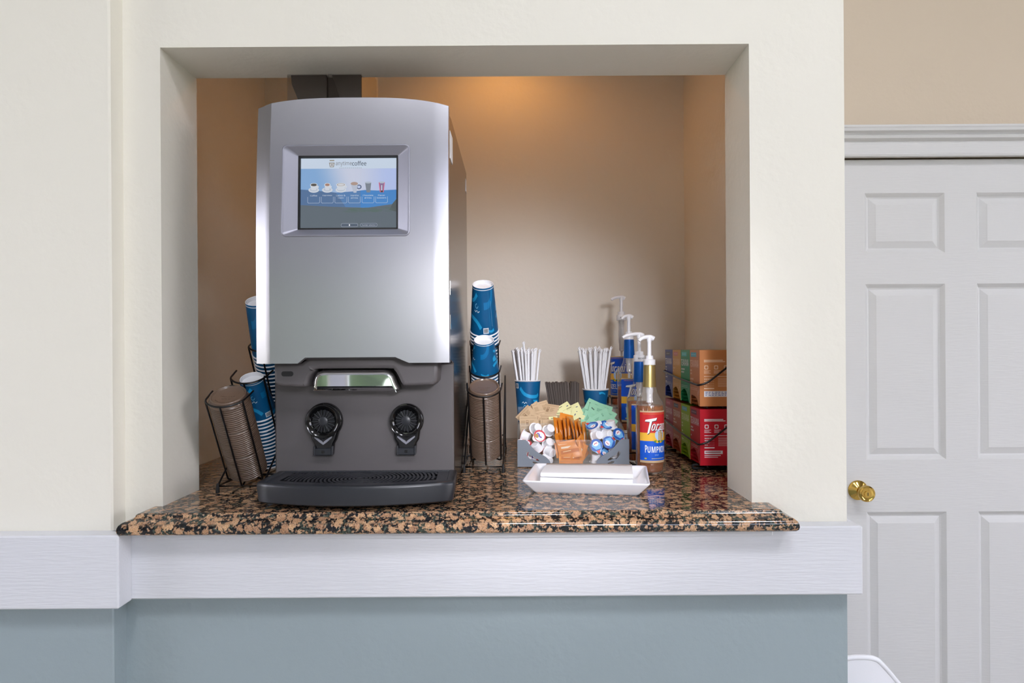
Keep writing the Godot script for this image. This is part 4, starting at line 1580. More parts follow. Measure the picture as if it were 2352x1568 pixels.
func make_packets() -> void:
	var tan_ := print_mat("tan_sugar_paper", packet_print(c8(206, 178, 142), c8(158, 128, 96), 0), 0.7)
	var yellow := print_mat("yellow_sweetener_paper", packet_print(c8(232, 230, 170), c8(70, 74, 60), 1), 0.6)
	var green := print_mat("green_sweetener_paper", packet_print(c8(150, 208, 174), c8(72, 110, 92), 2), 0.6)
	var orange := print_mat("orange_sachet_foil", packet_print(c8(228, 140, 46), c8(120, 60, 20), 3), 0.22)
	# picture place, depth, tilt back, turn, roll
	var kinds := [
		["sugar_packet", "tan paper sugar packet", tan_, Vector3(0.058, 0.042, 0.006), "tan sugar packets in the caddy", [
			[1243, 936, -0.655, 30, 15, 14], [1225, 943, -0.650, 25, -10, 40], [1262, 940, -0.645, 40, -20, -8], [1252, 956, -0.638, 20, 10, 8], [1208, 952, -0.640, 30, -15, 52], [1235, 962, -0.630, 25, 5, -22],
			[1262, 966, -0.622, 15, -10, -2], [1214, 970, -0.614, 18, 6, 0], [1256, 984, -0.606, 10, 0, 90], [1216, 990, -0.598, 12, 0, 2]]],
		["yellow_sweetener_packet", "yellow paper sweetener packet", yellow, Vector3(0.064, 0.046, 0.004), "yellow sweetener packets in the caddy", [
			[1295, 944, -0.655, 30, 10, 30], [1314, 946, -0.650, 25, -15, 28], [1280, 952, -0.645, 25, 12, -6], [1312, 956, -0.638, 22, -5, 20], [1290, 960, -0.630, 20, 0, 4], [1320, 968, -0.622, 15, -8, 65],
			[1284, 972, -0.616, 14, 6, 2], [1306, 978, -0.608, 10, 0, -4]]],
		["green_sweetener_packet", "pale green paper sweetener packet", green, Vector3(0.060, 0.042, 0.004), "green sweetener packets in the caddy", [
			[1366, 934, -0.655, 30, 0, -28], [1384, 940, -0.652, 35, 5, -22], [1350, 946, -0.648, 30, -10, 42], [1372, 944, -0.642, 30, 8, -20], [1392, 952, -0.640, 35, -12, -30], [1356, 956, -0.634, 25, 6, 35],
			[1380, 958, -0.628, 25, -6, 24], [1350, 966, -0.622, 20, 10, 60], [1394, 966, -0.620, 20, -15, -35], [1368, 970, -0.612, 18, 0, 30], [1386, 976, -0.606, 14, 8, 40], [1354, 982, -0.600, 14, -5, 52]]],
	]
	for k in kinds:
		var first: Node3D
		var n: int = k[5].size()
		for i in n:
			var e: Array = k[5][i]
			var label: String = k[1] + " half buried in its compartment of the caddy"
			if i == 0:
				label = k[1] + " at the very back and top of its heap"
			elif i == n - 1:
				label = k[1] + " lowest at the front of its heap"
			var o: Node3D
			if i == 0:
				o = thing(k[0], label, "packet", Vector3.ZERO, k[4])
				part(pillow(k[3].x, k[3].y, k[3].z), "paper", k[2], o)
				first = o
			else:
				o = copy(first, label, k[4] if i == n - 1 else k[4] + ", half buried")
			o.transform = Transform3D(Basis.from_euler(Vector3(deg_to_rad(-e[3]), deg_to_rad(e[4]), deg_to_rad(e[5]))), at(e[0], e[1], e[2]))
	# sachets in glossy orange wrap: a row on edge, two lying in front
	var first: Node3D
	var list := [[1298, 975, -0.585, 14, 20, 74], [1281, 984, -0.54, 12, 62, 80], [1290, 990, -0.545, 8, 66, 84], [1300, 986, -0.55, 10, 70, 78], [1309, 982, -0.555, 6, 66, 82], [1318, 985, -0.55, 10, 72, 98], [1327, 988, -0.548, 6, 66, 94], [1335, 992, -0.545, 10, 72, 96], [1343, 994, -0.54, 5, 68, 86],
		[1286, 1020, -0.505, 10, 60, 94], [1300, 1030, -0.498, 10, 15, 8], [1338, 1026, -0.500, 10, 55, 112], [1309, 1035, -0.480, 20, -8, 12], [1310, 1052, -0.474, 55, 5, -4], [1330, 1040, -0.486, 12, 30, 60]]
	for i in list.size():
		var e: Array = list[i]
		var label := "glossy orange tea sachet standing on edge in the middle of the caddy"
		var g := "orange sachets standing on edge"
		if i == 0:
			label = "glossy orange sachet standing tallest, behind the other orange ones"
			g = "orange sachets in the caddy"
		elif i == 12:
			label = "orange sachet facing out behind the clear front lip"
			g = "orange sachets in the caddy"
		elif i == 13:
			label = "orange sachet lying flat at the foot of the clear front lip"
			g = "orange sachets in the caddy"
		var o: Node3D
		if i == 0:
			o = thing("orange_sachet", label, "sachet", Vector3.ZERO, g)
			part(pillow(0.070, 0.046, 0.006), "wrapper", orange, o)
			first = o
		else:
			o = copy(first, label, g)
		o.transform = Transform3D(Basis.from_euler(Vector3(deg_to_rad(-e[3]), deg_to_rad(e[4]), deg_to_rad(e[5]))), at(e[0], e[1], e[2]))

func creamer(label: String, lid: Material, g: String) -> Node3D:
	var t := thing("creamer_cup", label, "creamer", Vector3.ZERO, g)
	var st := mb()
	lathe(st, [Vector2(0, 0.0), Vector2(0.0115, 0.0), Vector2(0.0135, 0.0015), Vector2(0.0155, 0.020), Vector2(0.0158, 0.0215), Vector2(0.0195, 0.022), Vector2(0.0197, 0.0235), Vector2(0.0, 0.0235)], 24)
	part(st, "pot", M.white_plastic, t)
	st = mb()
	# foil lid: a disc with a pull tab
	var p := PackedVector2Array()
	for k in 25:
		var a := deg_to_rad(-55 + 290.0 * k / 24)
		p.append(Vector2(cos(a), sin(a)) * 0.0196)
	p.append(Vector2(-0.006, -0.0245))
	p.append(Vector2(0.0, -0.0265))
	p.append(Vector2(0.006, -0.0245))
	T = Transform3D(Basis(Vector3(1, 0, 0), -PI / 2), Vector3.ZERO)
	prism(st, p, 0.0236, 0.0242)
	T = Transform3D()
	part(st, "foil_lid", lid, t)
	return t

func make_creamers() -> void:
	var im := canvas(160, 180, c8(240, 240, 244))
	fill(im, ellipse(Vector2(80, 72), 80, 76, 40), c8(206, 52, 62))
	fill(im, ellipse(Vector2(84, 78), 62, 60, 36), c8(238, 236, 244))
	fill(im, ellipse(Vector2(58, 108), 30, 24, 20), c8(186, 140, 70))
	stroke(im, spline([Vector2(34, 84), Vector2(58, 70), Vector2(84, 82), Vector2(110, 66)], 5), 16, c8(84, 66, 168))
	var red := print_mat("red_ring_creamer_foil", im, 0.35)
	im = canvas(160, 180, c8(150, 196, 236))
	fill(im, ellipse(Vector2(80, 72), 80, 76, 40), c8(34, 92, 178))
	fill(im, PackedVector2Array([Vector2(20, 60), Vector2(70, 30), Vector2(140, 66), Vector2(120, 130), Vector2(60, 126)]), c8(120, 186, 236))
	fill(im, ellipse(Vector2(84, 56), 36, 30, 24), c8(240, 240, 246))
	stroke(im, [Vector2(62, 60), Vector2(80, 50), Vector2(106, 54)], 10, c8(206, 110, 120))
	fill(im, PackedVector2Array([Vector2(56, 140), Vector2(104, 140), Vector2(92, 178), Vector2(68, 178)]), c8(214, 70, 62))
	var blue := print_mat("blue_creamer_foil", im, 0.35)
	# picture place, depth, direction the lid faces, spin
	var sets := [
		[red, "hazelnut creamers in the caddy", "left", [
			[1208, 1002, -0.520, Vector3(-0.9, 0.3, -0.3), 0], [1232, 983, -0.530, Vector3(-0.5, -0.3, -0.8), 0], [1237, 1004, -0.505, Vector3(0.25, 0.45, 0.85), 2.6], [1262, 986, -0.525, Vector3(-0.4, -0.5, -0.7), 0], [1206, 1024, -0.500, Vector3(0.1, 0.92, 0.38), 1.0],
			[1232, 1026, -0.495, Vector3(0.5, -0.75, -0.4), 0], [1261, 1018, -0.500, Vector3(-0.3, -0.6, -0.7), 0], [1264, 1038, -0.488, Vector3(-0.6, 0.2, -0.7), 0], [1258, 1056, -0.484, Vector3(-0.4, 0.3, -0.8), 0], [1222, 1050, -0.484, Vector3(0.2, 0.5, 0.8), 1.4], [1215, 1040, -0.520, Vector3(0.3, -0.8, 0.2), 0]]],
		[blue, "french vanilla creamers in the caddy", "right", [
			[1362, 984, -0.530, Vector3(-0.3, 0.85, 0.4), 0.5], [1376, 978, -0.540, Vector3(0.5, -0.6, -0.6), 0], [1390, 982, -0.535, Vector3(0.2, 0.8, 0.55), 2.4], [1403, 974, -0.540, Vector3(0.1, -0.95, -0.2), 0], [1372, 1000, -0.515, Vector3(-0.5, -0.3, -0.8), 0],
			[1396, 998, -0.515, Vector3(-0.6, -0.2, -0.7), 0], [1417, 1000, -0.505, Vector3(0.35, 0.45, 0.82), 4.3], [1369, 1024, -0.490, Vector3(-0.1, 0.3, 0.95), 3.2], [1397, 1018, -0.500, Vector3(0.1, 0.4, 0.9), 5.6], [1368, 1052, -0.495, Vector3(0, -1, -0.1), 0], [1410, 1036, -0.505, Vector3(0.4, -0.5, -0.6), 0], [1386, 1044, -0.505, Vector3(0.4, 0.5, 0.6), 0]]],
	]
	for s in sets:
		var first: Node3D
		for i in s[3].size():
			var e: Array = s[3][i]
			var d: Vector3 = e[3].normalized()
			var seen := d.z > 0.3
			var label := "white creamer pot lying with its foil lid turned away, %s end of the caddy" % s[2]
			var g: String = s[1] + ", lids hidden"
			if seen:
				label = "creamer pot with %s foil lid facing out, %s end of the caddy" % ["red-ringed" if s[2] == "left" else "blue", s[2]]
				g = s[1]
				if i == 2 and s[2] == "left":
					label = "creamer pot with red-ringed lid highest in the left heap"
				elif i == 6 and s[2] == "right":
					label = "creamer pot with blue lid against the caddy's right wall"
				elif i == 7 and s[2] == "right":
					label = "creamer pot with blue lid nearest the orange sachets, tab up"
			elif i == 3 and s[2] == "right":
				label = "white creamer pot standing upside down on top of the right heap"
				g = s[1]
			var o: Node3D
			if i == 0:
				o = creamer(label, s[0], g)
				first = o
			else:
				o = copy(first, label, g)
			var x := d.cross(Vector3(0, 0, -1) if absf(d.z) < 0.95 else Vector3(0, 1, 0)).normalized()
			var b := Basis(x, d, x.cross(d)) * Basis(Vector3(0, 1, 0), e[4])
			o.transform = Transform3D(b, at(e[0], e[1], e[2]) - d * 0.012)

func make_straws() -> void:
	# two cups of paper-wrapped straws on the caddy's rear shelf
	var base_y := TOP + 0.1065
	var specs := [[1212.0, 872.0, -0.72, 0.141, 25, 0.232, "left", 0.0335], [1368.0, 892.0, -0.715, 0.113, 34, 0.236, "right", 0.031]]
	for si in 2:
		var s: Array = specs[si]
		var p := at(s[0], s[1], s[2])
		var c := thing("straw_cup", "blue paper cup of wrapped straws at the %s end of the caddy" % s[6], "paper cup", Vector3(p.x, base_y, p.z), "cups of straws")
		cup_mesh(c, p.y - base_y, s[7], 0.0445)
		c.rotation.y = [-1.05, -2.35][si]
		var first: Node3D
		for k in s[4]:
			var label := "white paper-wrapped straw standing among others in the %s straw cup" % s[6]
			var g := "wrapped straws in the %s cup" % s[6]
			if k == 0 and si == 0:
				label = "white wrapped straw sticking up above the others in the left cup"
				g = "wrapped straws"
			var o: Node3D
			if k == 0:
				o = thing("wrapped_straw", label, "straw", Vector3.ZERO, g)
				var st := mb()
				var L: float = s[5]
				if si == 0:
					tube(st, [Vector3(0, 0, 0), Vector3(0, L * 0.5, 0), Vector3(0, L - 0.012, 0)], 0.0040, 8)
				else:
					for q in 2:
						box(st, Vector3(0.0022 * (q * 2 - 1), L / 2 - 0.006, 0), Vector3(0.0042, L - 0.012, 0.0024), 0.0009)
				part(st, "wrapper", M.white_paper, o)
				st = mb()
				tube(st, [Vector3(0, L - 0.013, 0), Vector3(0.001, L - 0.008, 0.001), Vector3(-0.002, L - 0.003, 0.0015), Vector3(0.003, L + 0.001, -0.001)], 0.0038, 6, false, 0.0022)
				tube(st, [Vector3(0, L - 0.009, 0), Vector3(0.0045, L - 0.005, 0.001), Vector3(0.0055, L - 0.0005, 0.002)], 0.0026, 5, false, 0.001)
				part(st, "twisted_end", M.white_paper, o)
				first = o
			else:
				o = copy(first, label, g)
			# foot on the cup's floor, leaning out to the rim
			var a: float = k * 2.39996
			var f: float = sqrt((k + 0.5) / s[4])
			var foot := Vector3(cos(a) * f * 0.020, 0.0125, sin(a) * f * 0.020)
			var lean := Vector3(cos(a) * f * 0.040 + rng.randf_range(-0.003, 0.003), p.y - base_y, sin(a) * f * 0.036)
			if si == 0:
				lean.x -= 0.006
			var up := (lean - foot).normalized()
			up = Vector3(up.x * 0.92, up.y, up.z * 0.75).normalized()
			if k == 0 and si == 0:
				foot = Vector3(0.012, 0.040, 0.016)
				up = Vector3(-0.115, 1, 0.03).normalized()
			var x := up.cross(Vector3(0, 0, -1)).normalized()
			x = (Vector3(0, 0, 1).cross(up) * -1.0).normalized()
			var z := x.cross(up)
			o.transform = Transform3D(Basis(x, up, z) * Basis(Vector3(0, 1, 0), rng.randf_range(-0.7, 0.7)), c.position + foot)
			if k > 0:
				o.position.y += rng.randf_range(-0.006, 0.008)

func make_sleeves() -> void:
	var first: Node3D
	var n := 34
	for i in n:
		var f := i / float(n - 1)
		var label := "dark grey-brown cardboard cup sleeve standing on edge in the tight row between the straw cups"
		var g := "cup sleeves between the straw cups"
		if i == 0:
			label = "leftmost cardboard cup sleeve of the row, leaning out to the left"
		elif i == n - 1:
			label = "rightmost cardboard cup sleeve of the row, standing upright"
		var o: Node3D
		if i == 0:
			o = thing("cup_sleeve", label, "cup sleeve", Vector3.ZERO, g)
			var st := mb()
			# a flattened sleeve: two leaves, open along the top edge
			for s in [-1.0, 1.0]:
				T = Transform3D(Basis(Vector3(0, 0, 1), -s * 0.006), Vector3(s * 0.0002, 0, 0))
				box(st, Vector3(0, 0.068, 0), Vector3(0.0005, 0.130, 0.062))
			T = Transform3D()
			part(st, "card", M.sleeve_card, o)
			first = o
		else:
			o = copy(first, label, g)
			if i % 5 in [1, 3]:
				(o.get_child(0) as MeshInstance3D).set_surface_override_material(0, M.dark_sleeve_card)
		var p := at(lerpf(1263, 1327, f), 940, -0.712)
		var lean := lerpf(0.17, -0.01, f) + (0.05 if i in [23, 24] else 0.0)
		o.transform = Transform3D(Basis(Vector3(0, 0, 1), lean), Vector3(p.x + lean * 0.05, TOP + 0.1055, p.z + rng.randf_range(-0.002, 0.002)))
		o.position.y += rng.randf_range(0, 0.005)


# ---------------------------------------------------------------- syrup bottles
func syrup_label(top: Color, flavour: String, small: String) -> Image:
	var w := 660
	var h := 580
	var im := canvas(w, h, c8(206, 178, 140))
	bar(im, 0, 18, w, h - 44, c8(10, 92, 214))
	bar(im, 0, 18, w, 230, top)
	for k in 26:
		bar(im, 60 + k * 20, 30, 12, 7, c8(226, 150, 60))
	bar(im, 0, 244, w, 92, c8(246, 190, 62))
	# towers on a hill in a pale sky
	fill(im, ellipse(Vector2(345, 268), 92, 70, 30), c8(190, 214, 240))
	for b in [[318, 236, 20, 90], [352, 222, 30, 110], [390, 252, 18, 80]]:
		bar(im, b[0], b[1], b[2], b[3], c8(206, 158, 60))
		bar(im, b[0] + b[2] * 0.4, b[1] + 16, b[2] * 0.2, 16, c8(110, 70, 30))
		bar(im, b[0] - 2, b[1] - 4, b[2] + 4, 6, c8(120, 84, 36))
	for k in 5:
		fill(im, ellipse(Vector2(262 + k * 34, 340 + (k % 2) * 8), 26, 12, 14), [c8(90, 140, 40), c8(236, 190, 60), c8(70, 120, 40), c8(226, 170, 50), c8(110, 150, 50)][k])
	# the name in slanting script: a long-barred T and small letters
	var sh := c8(28, 30, 50)
	for o in [[7.0, 7.0, sh], [0.0, 0.0, c8(246, 246, 244)]]:
		fill(im, PackedVector2Array([Vector2(92 + o[0], 118 + o[1]), Vector2(104 + o[0], 98 + o[1]), Vector2(292 + o[0], 76 + o[1]), Vector2(276 + o[0], 106 + o[1]), Vector2(208 + o[0], 116 + o[1]), Vector2(162 + o[0], 246 + o[1]), Vector2(128 + o[0], 262 + o[1]), Vector2(172 + o[0], 122 + o[1])]), o[2])
		ink(im, "orani", 196 + o[0], 112 + o[1], 330, 108, o[2], serif_bold, 0.5)
	if flavour:
		ink(im, flavour.left(1), 92, 382, 34, 84, c8(246, 246, 244), sans_bold)
		ink(im, flavour.substr(1), 134, 396, 56.0 * (flavour.length() - 1), 70, c8(246, 246, 244), sans_bold)
	ink(im, "SYRUP", 250, 484, 70, 18, c8(190, 210, 240), sans)
	if small:
		ink(im, small, 96, 352, 130, 20, c8(240, 240, 240), sans)
	bar(im, 84, 524, 36, 16, c8(206, 196, 80))
	for k in 14:
		bar(im, 200 + k * 18, 528, 12, 8, c8(220, 210, 120))
	return im

func make_bottle(label: String, where: Vector3, art: Image, turn: float, foil: String, liquid: String, level: float, monin: bool, spout: float, first_name: String) -> void:
	var t := thing("syrup_bottle", label, "bottle", where, "flavoured syrup bottles")
	var R := 0.0398
	var outer := [Vector2(0, 0.002), Vector2(0.033, 0.0), Vector2(0.0375, 0.003), Vector2(R, 0.009), Vector2(R - 0.0006, 0.024), Vector2(R - 0.0016, 0.028), Vector2(R, 0.032), Vector2(R, 0.184), Vector2(R - 0.001, 0.192), Vector2(0.036, 0.203), Vector2(0.028, 0.216), Vector2(0.0215, 0.229), Vector2(0.0185, 0.245), Vector2(0.0172, 0.275), Vector2(0.0162, 0.302), Vector2(0.0165, 0.308)]
	var st := mb()
	lathe(st, outer, 40, -PI, PI, 60)
	part(st, "glass_body", M.bottle_glass, t)
	st = mb()
	var fluid := [Vector2(0, 0.006), Vector2(0.033, 0.006), Vector2(0.0365, 0.010), Vector2(R - 0.0022, 0.034)]
	var rim := R - 0.0022
	if level > 0.184:
		fluid.append(Vector2(R - 0.0022, 0.184))
		rim = R - 0.004
	fluid.append(Vector2(rim, level))
	fluid.append(Vector2(0, level))
	lathe(st, fluid, 36, -PI, PI, 60)
	part(st, "syrup", M[liquid], t)
	st = mb()
	lathe(st, [Vector2(R + 0.0004, 0.034), Vector2(R + 0.0004, 0.179)], 36, turn - deg_to_rad(82), turn + deg_to_rad(82))
	var lm := print_mat("syrup_label_" + first_name, art, 0.4)
	part(st, "label", lm, t)
	if foil:
		st = mb()
		lathe(st, [Vector2(0.0188, 0.244), Vector2(0.0176, 0.275), Vector2(0.0168, 0.303), Vector2(0.0158, 0.307)], 30, -PI, PI, 60)
		part(st, "neck_foil", M[foil], t)
	# dip tube
	st = mb()
	lathe(st, [Vector2(0, 0.03), Vector2(0.004, 0.03), Vector2(0.004, 0.195), Vector2(0.009, 0.2), Vector2(0.009, 0.225), Vector2(0.0105, 0.228), Vector2(0.0105, 0.306), Vector2(0, 0.306)], 18)
	part(st, "dip_tube", M.white_plastic, t)
	# pump: screw collar, stem, drooping spout
	st = mb()
	if monin:
		lathe(st, [Vector2(0, 0.307), Vector2(0.0165, 0.307), Vector2(0.0175, 0.309), Vector2(0.0175, 0.324), Vector2(0.0165, 0.3265), Vector2(0.0128, 0.327), Vector2(0.0126, 0.336), Vector2(0.0115, 0.338), Vector2(0, 0.338)], 32)
	else:
		lathe(st, [Vector2(0, 0.307), Vector2(0.0172, 0.307), Vector2(0.0172, 0.321), Vector2(0.0155, 0.3225), Vector2(0.0115, 0.323), Vector2(0.0105, 0.333), Vector2(0, 0.333)], 32)
	var collar := part(st, "pump_collar", M.white_plastic, t)
	if monin:
		st = mb()
		var tm := TextMesh.new()
		tm.font = serif_bold
		tm.text = "MONIN"
		tm.font_size = 32
		tm.pixel_size = 0.0002
		tm.depth = 0.0
		var arr := tm.surface_get_arrays(0)
		var v: PackedVector3Array = arr[Mesh.ARRAY_VERTEX]
		var idx: PackedInt32Array = arr[Mesh.ARRAY_INDEX]
		for i in range(0, idx.size(), 3):
			var q := []
			for k in 3:
				var p: Vector3 = v[idx[i + k]]
				var a: float = p.x / 0.0176 + 0.25
				q.append(Vector3(sin(a) * 0.0177, 0.3165 + p.y, cos(a) * 0.0177))
			face(st, q, Vector3(q[0].x, 0, q[0].z))
		part(st, "lettering", M.black_matt, collar)
	var top := 0.338 if monin else 0.333
	st = mb()
	lathe(st, [Vector2(0, top), Vector2(0.0062, top), Vector2(0.0056, top + 0.046), Vector2(0, top + 0.046)], 20)
	part(st, "pump_stem", M.white_plastic, t)
	st = mb()
	var y := top + 0.050
	var d := Vector3(-1, 0, 0.12).normalized()
	var path := spline([d * -0.013 + Vector3(0, y - 0.002, 0), d * -0.006 + Vector3(0, y + 0.002, 0), Vector3(0, y + 0.0035, 0), d * spout * 0.5 + Vector3(0, y + 0.002, 0), d * spout * 0.85 + Vector3(0, y - 0.003, 0), d * spout + Vector3(0, y - 0.008, 0)], 4)
	tube(st, path, 0.0072, 12, false, 0.0046)
	lathe(st, [Vector2(0, y - 0.010), Vector2(0.0068, y - 0.010), Vector2(0.0075, y + 0.001), Vector2(0.005, y + 0.006), Vector2(0, y + 0.007)], 18)
	part(st, "pump_spout", M.white_plastic, t)

func make_bottles() -> void:
	var red := c8(206, 38, 44)
	var blue := c8(10, 84, 210)
	var X := 0.384
	make_bottle("syrup bottle with red, yellow and blue label and gold neck, foremost", Vector3(X, TOP + 0.0003, -0.363), syrup_label(red, "PUMPKIN", ""), deg_to_rad(28), "gold_foil", "amber_syrup", 0.192, false, 0.030, "pumpkin")
	make_bottle("blue-labelled syrup bottle with blue neck and long spout, behind the gold-necked one", Vector3(X, TOP + 0.0065, -0.513), syrup_label(blue, "", ""), deg_to_rad(34), "blue_foil", "amber_syrup", 0.186, true, 0.052, "plain")
	make_bottle("blue-labelled vanilla syrup bottle with bright blue neck, third from the front", Vector3(X, TOP + 0.0765, -0.693), syrup_label(blue, "VANILLA", ""), deg_to_rad(32), "blue_foil", "red_brown_syrup", 0.15, false, 0.024, "vanilla")
	make_bottle("rearmost syrup bottle, hazelnut, with clear neck showing the white tube", Vector3(X, TOP + 0.1465, -0.845), syrup_label(blue, "HAZELNUT", "SUGAR FREE"), deg_to_rad(-36), "", "red_brown_syrup", 0.17, true, 0.036, "hazelnut")
	# stepped wire stand for the three at the back
	var t := thing("bottle_stand", "black wire stepped stand under the three rear syrup bottles", "bottle stand", Vector3(X, TOP, -0.513))
	var r := 0.0024
	var hw := 0.0434
	var levels := [[0.006, 0.0], [0.076, -0.18], [0.146, -0.332]]
	for l in levels:
		var y: float = l[0] - r
		var z: float = l[1]
		var st := mb()
		tube(st, [Vector3(-hw, y, z + 0.046), Vector3(hw, y, z + 0.046), Vector3(hw, y, z - 0.046), Vector3(-hw, y, z - 0.046)], r, 8, true)
		for k in 3:
			tube(st, [Vector3(-0.024 + 0.024 * k, y, z + 0.046), Vector3(-0.024 + 0.024 * k, y, z - 0.046)], r * 0.8, 6)
		part(st, "shelf", M.black_wire, t)
		st = mb()
		tube(st, [Vector3(-hw, y + 0.035, z + 0.046), Vector3(hw, y + 0.035, z + 0.046), Vector3(hw, y + 0.035, z - 0.046), Vector3(-hw, y + 0.035, z - 0.046)], r, 8, true)
		part(st, "guard", M.black_wire, t)
		for sx in [-1.0, 1.0]:
			for e in [0.046, -0.046]:
				st = mb()
				tube(st, [Vector3(sx * hw, 0.0, z + e), Vector3(sx * hw, y + 0.035, z + e)], r, 8)
				part(st, "leg", M.black_wire, t)


# ---------------------------------------------------------------- boxes of tea
func tea_front(paper: Color, chip: Color, lines: Array, ink_c: Color) -> Image:
	var im := canvas(216, 324, paper)
	bar(im, 24, 14, 120, 26, chip)
	for k in 6:
		bar(im, 38 + k * 16, 24, 11, 6, Color(chip.lightened(0.55), 1.0))
	ink(im, "TEAVANA", 8, 58, 184, 42, ink_c, sans_bold)
	var y := 116.0
	for l in lines:
		if l == 0:
			y += 14
			continue
		for k in l:
			bar(im, 14 + k * 17, y, 13, 10, ink_c)
		y += 18
	for k in 2:
		bar(im, 14, 222 + k * 9, 150, 2, ink_c)
	# a pale leaf spray in the lower corner
	for k in 3:
		fill(im, ellipse(Vector2(172 + k * 12, 252 - k * 10), 6, 14, 12), Color(paper.lightened(0.3), 1.0))
	return im

func tea_side(paper: Color, pale: Color, sticker: bool) -> Image:
	var im := canvas(260, 324, paper)
	bar(im, 22, 56, 112, 6, pale)
	bar(im, 22, 64, 126, 6, pale)
	for k in 3:
		fill(im, round_rect(24 + k * 58, 88, 48 + k * 58, 112, 6), pale)
		fill(im, round_rect(29 + k * 58, 93, 43 + k * 58, 107, 4), paper)
		for j in 3:
			bar(im, 22 + k * 58, 118 + j * 7, 40 - (j % 2) * 10, 3, pale)
	bar(im, 22, 150, 150, 4, pale)
	for j in 4:
		for k in 6:
			bar(im, 24 + k * 10, 164 + j * 13, 7, 7, pale if k < 5 - j else Color(paper.lerp(pale, 0.35), 1.0))
		bar(im, 104, 164 + j * 13, 90, 2, pale)
		bar(im, 104, 170 + j * 13, 80, 2, pale)
	bar(im, 22, 218, 60, 7, pale)
	if sticker:
		bar(im, 22, 236, 238, 34, c8(240, 242, 250))
		for j in 3:
			for k in 12:
				bar(im, 30 + k * 19, 241 + j * 9, 14 - (k + j) % 3 * 3, 4, c8(130, 140, 190))
	else:
		bar(im, 22, 238, 108, 20, c8(240, 240, 244))
		bar(im, 28, 244, 90, 6, c8(190, 110, 120))
		bar(im, 22, 264, 96, 5, pale)
		bar(im, 22, 274, 80, 4, pale)
	return im

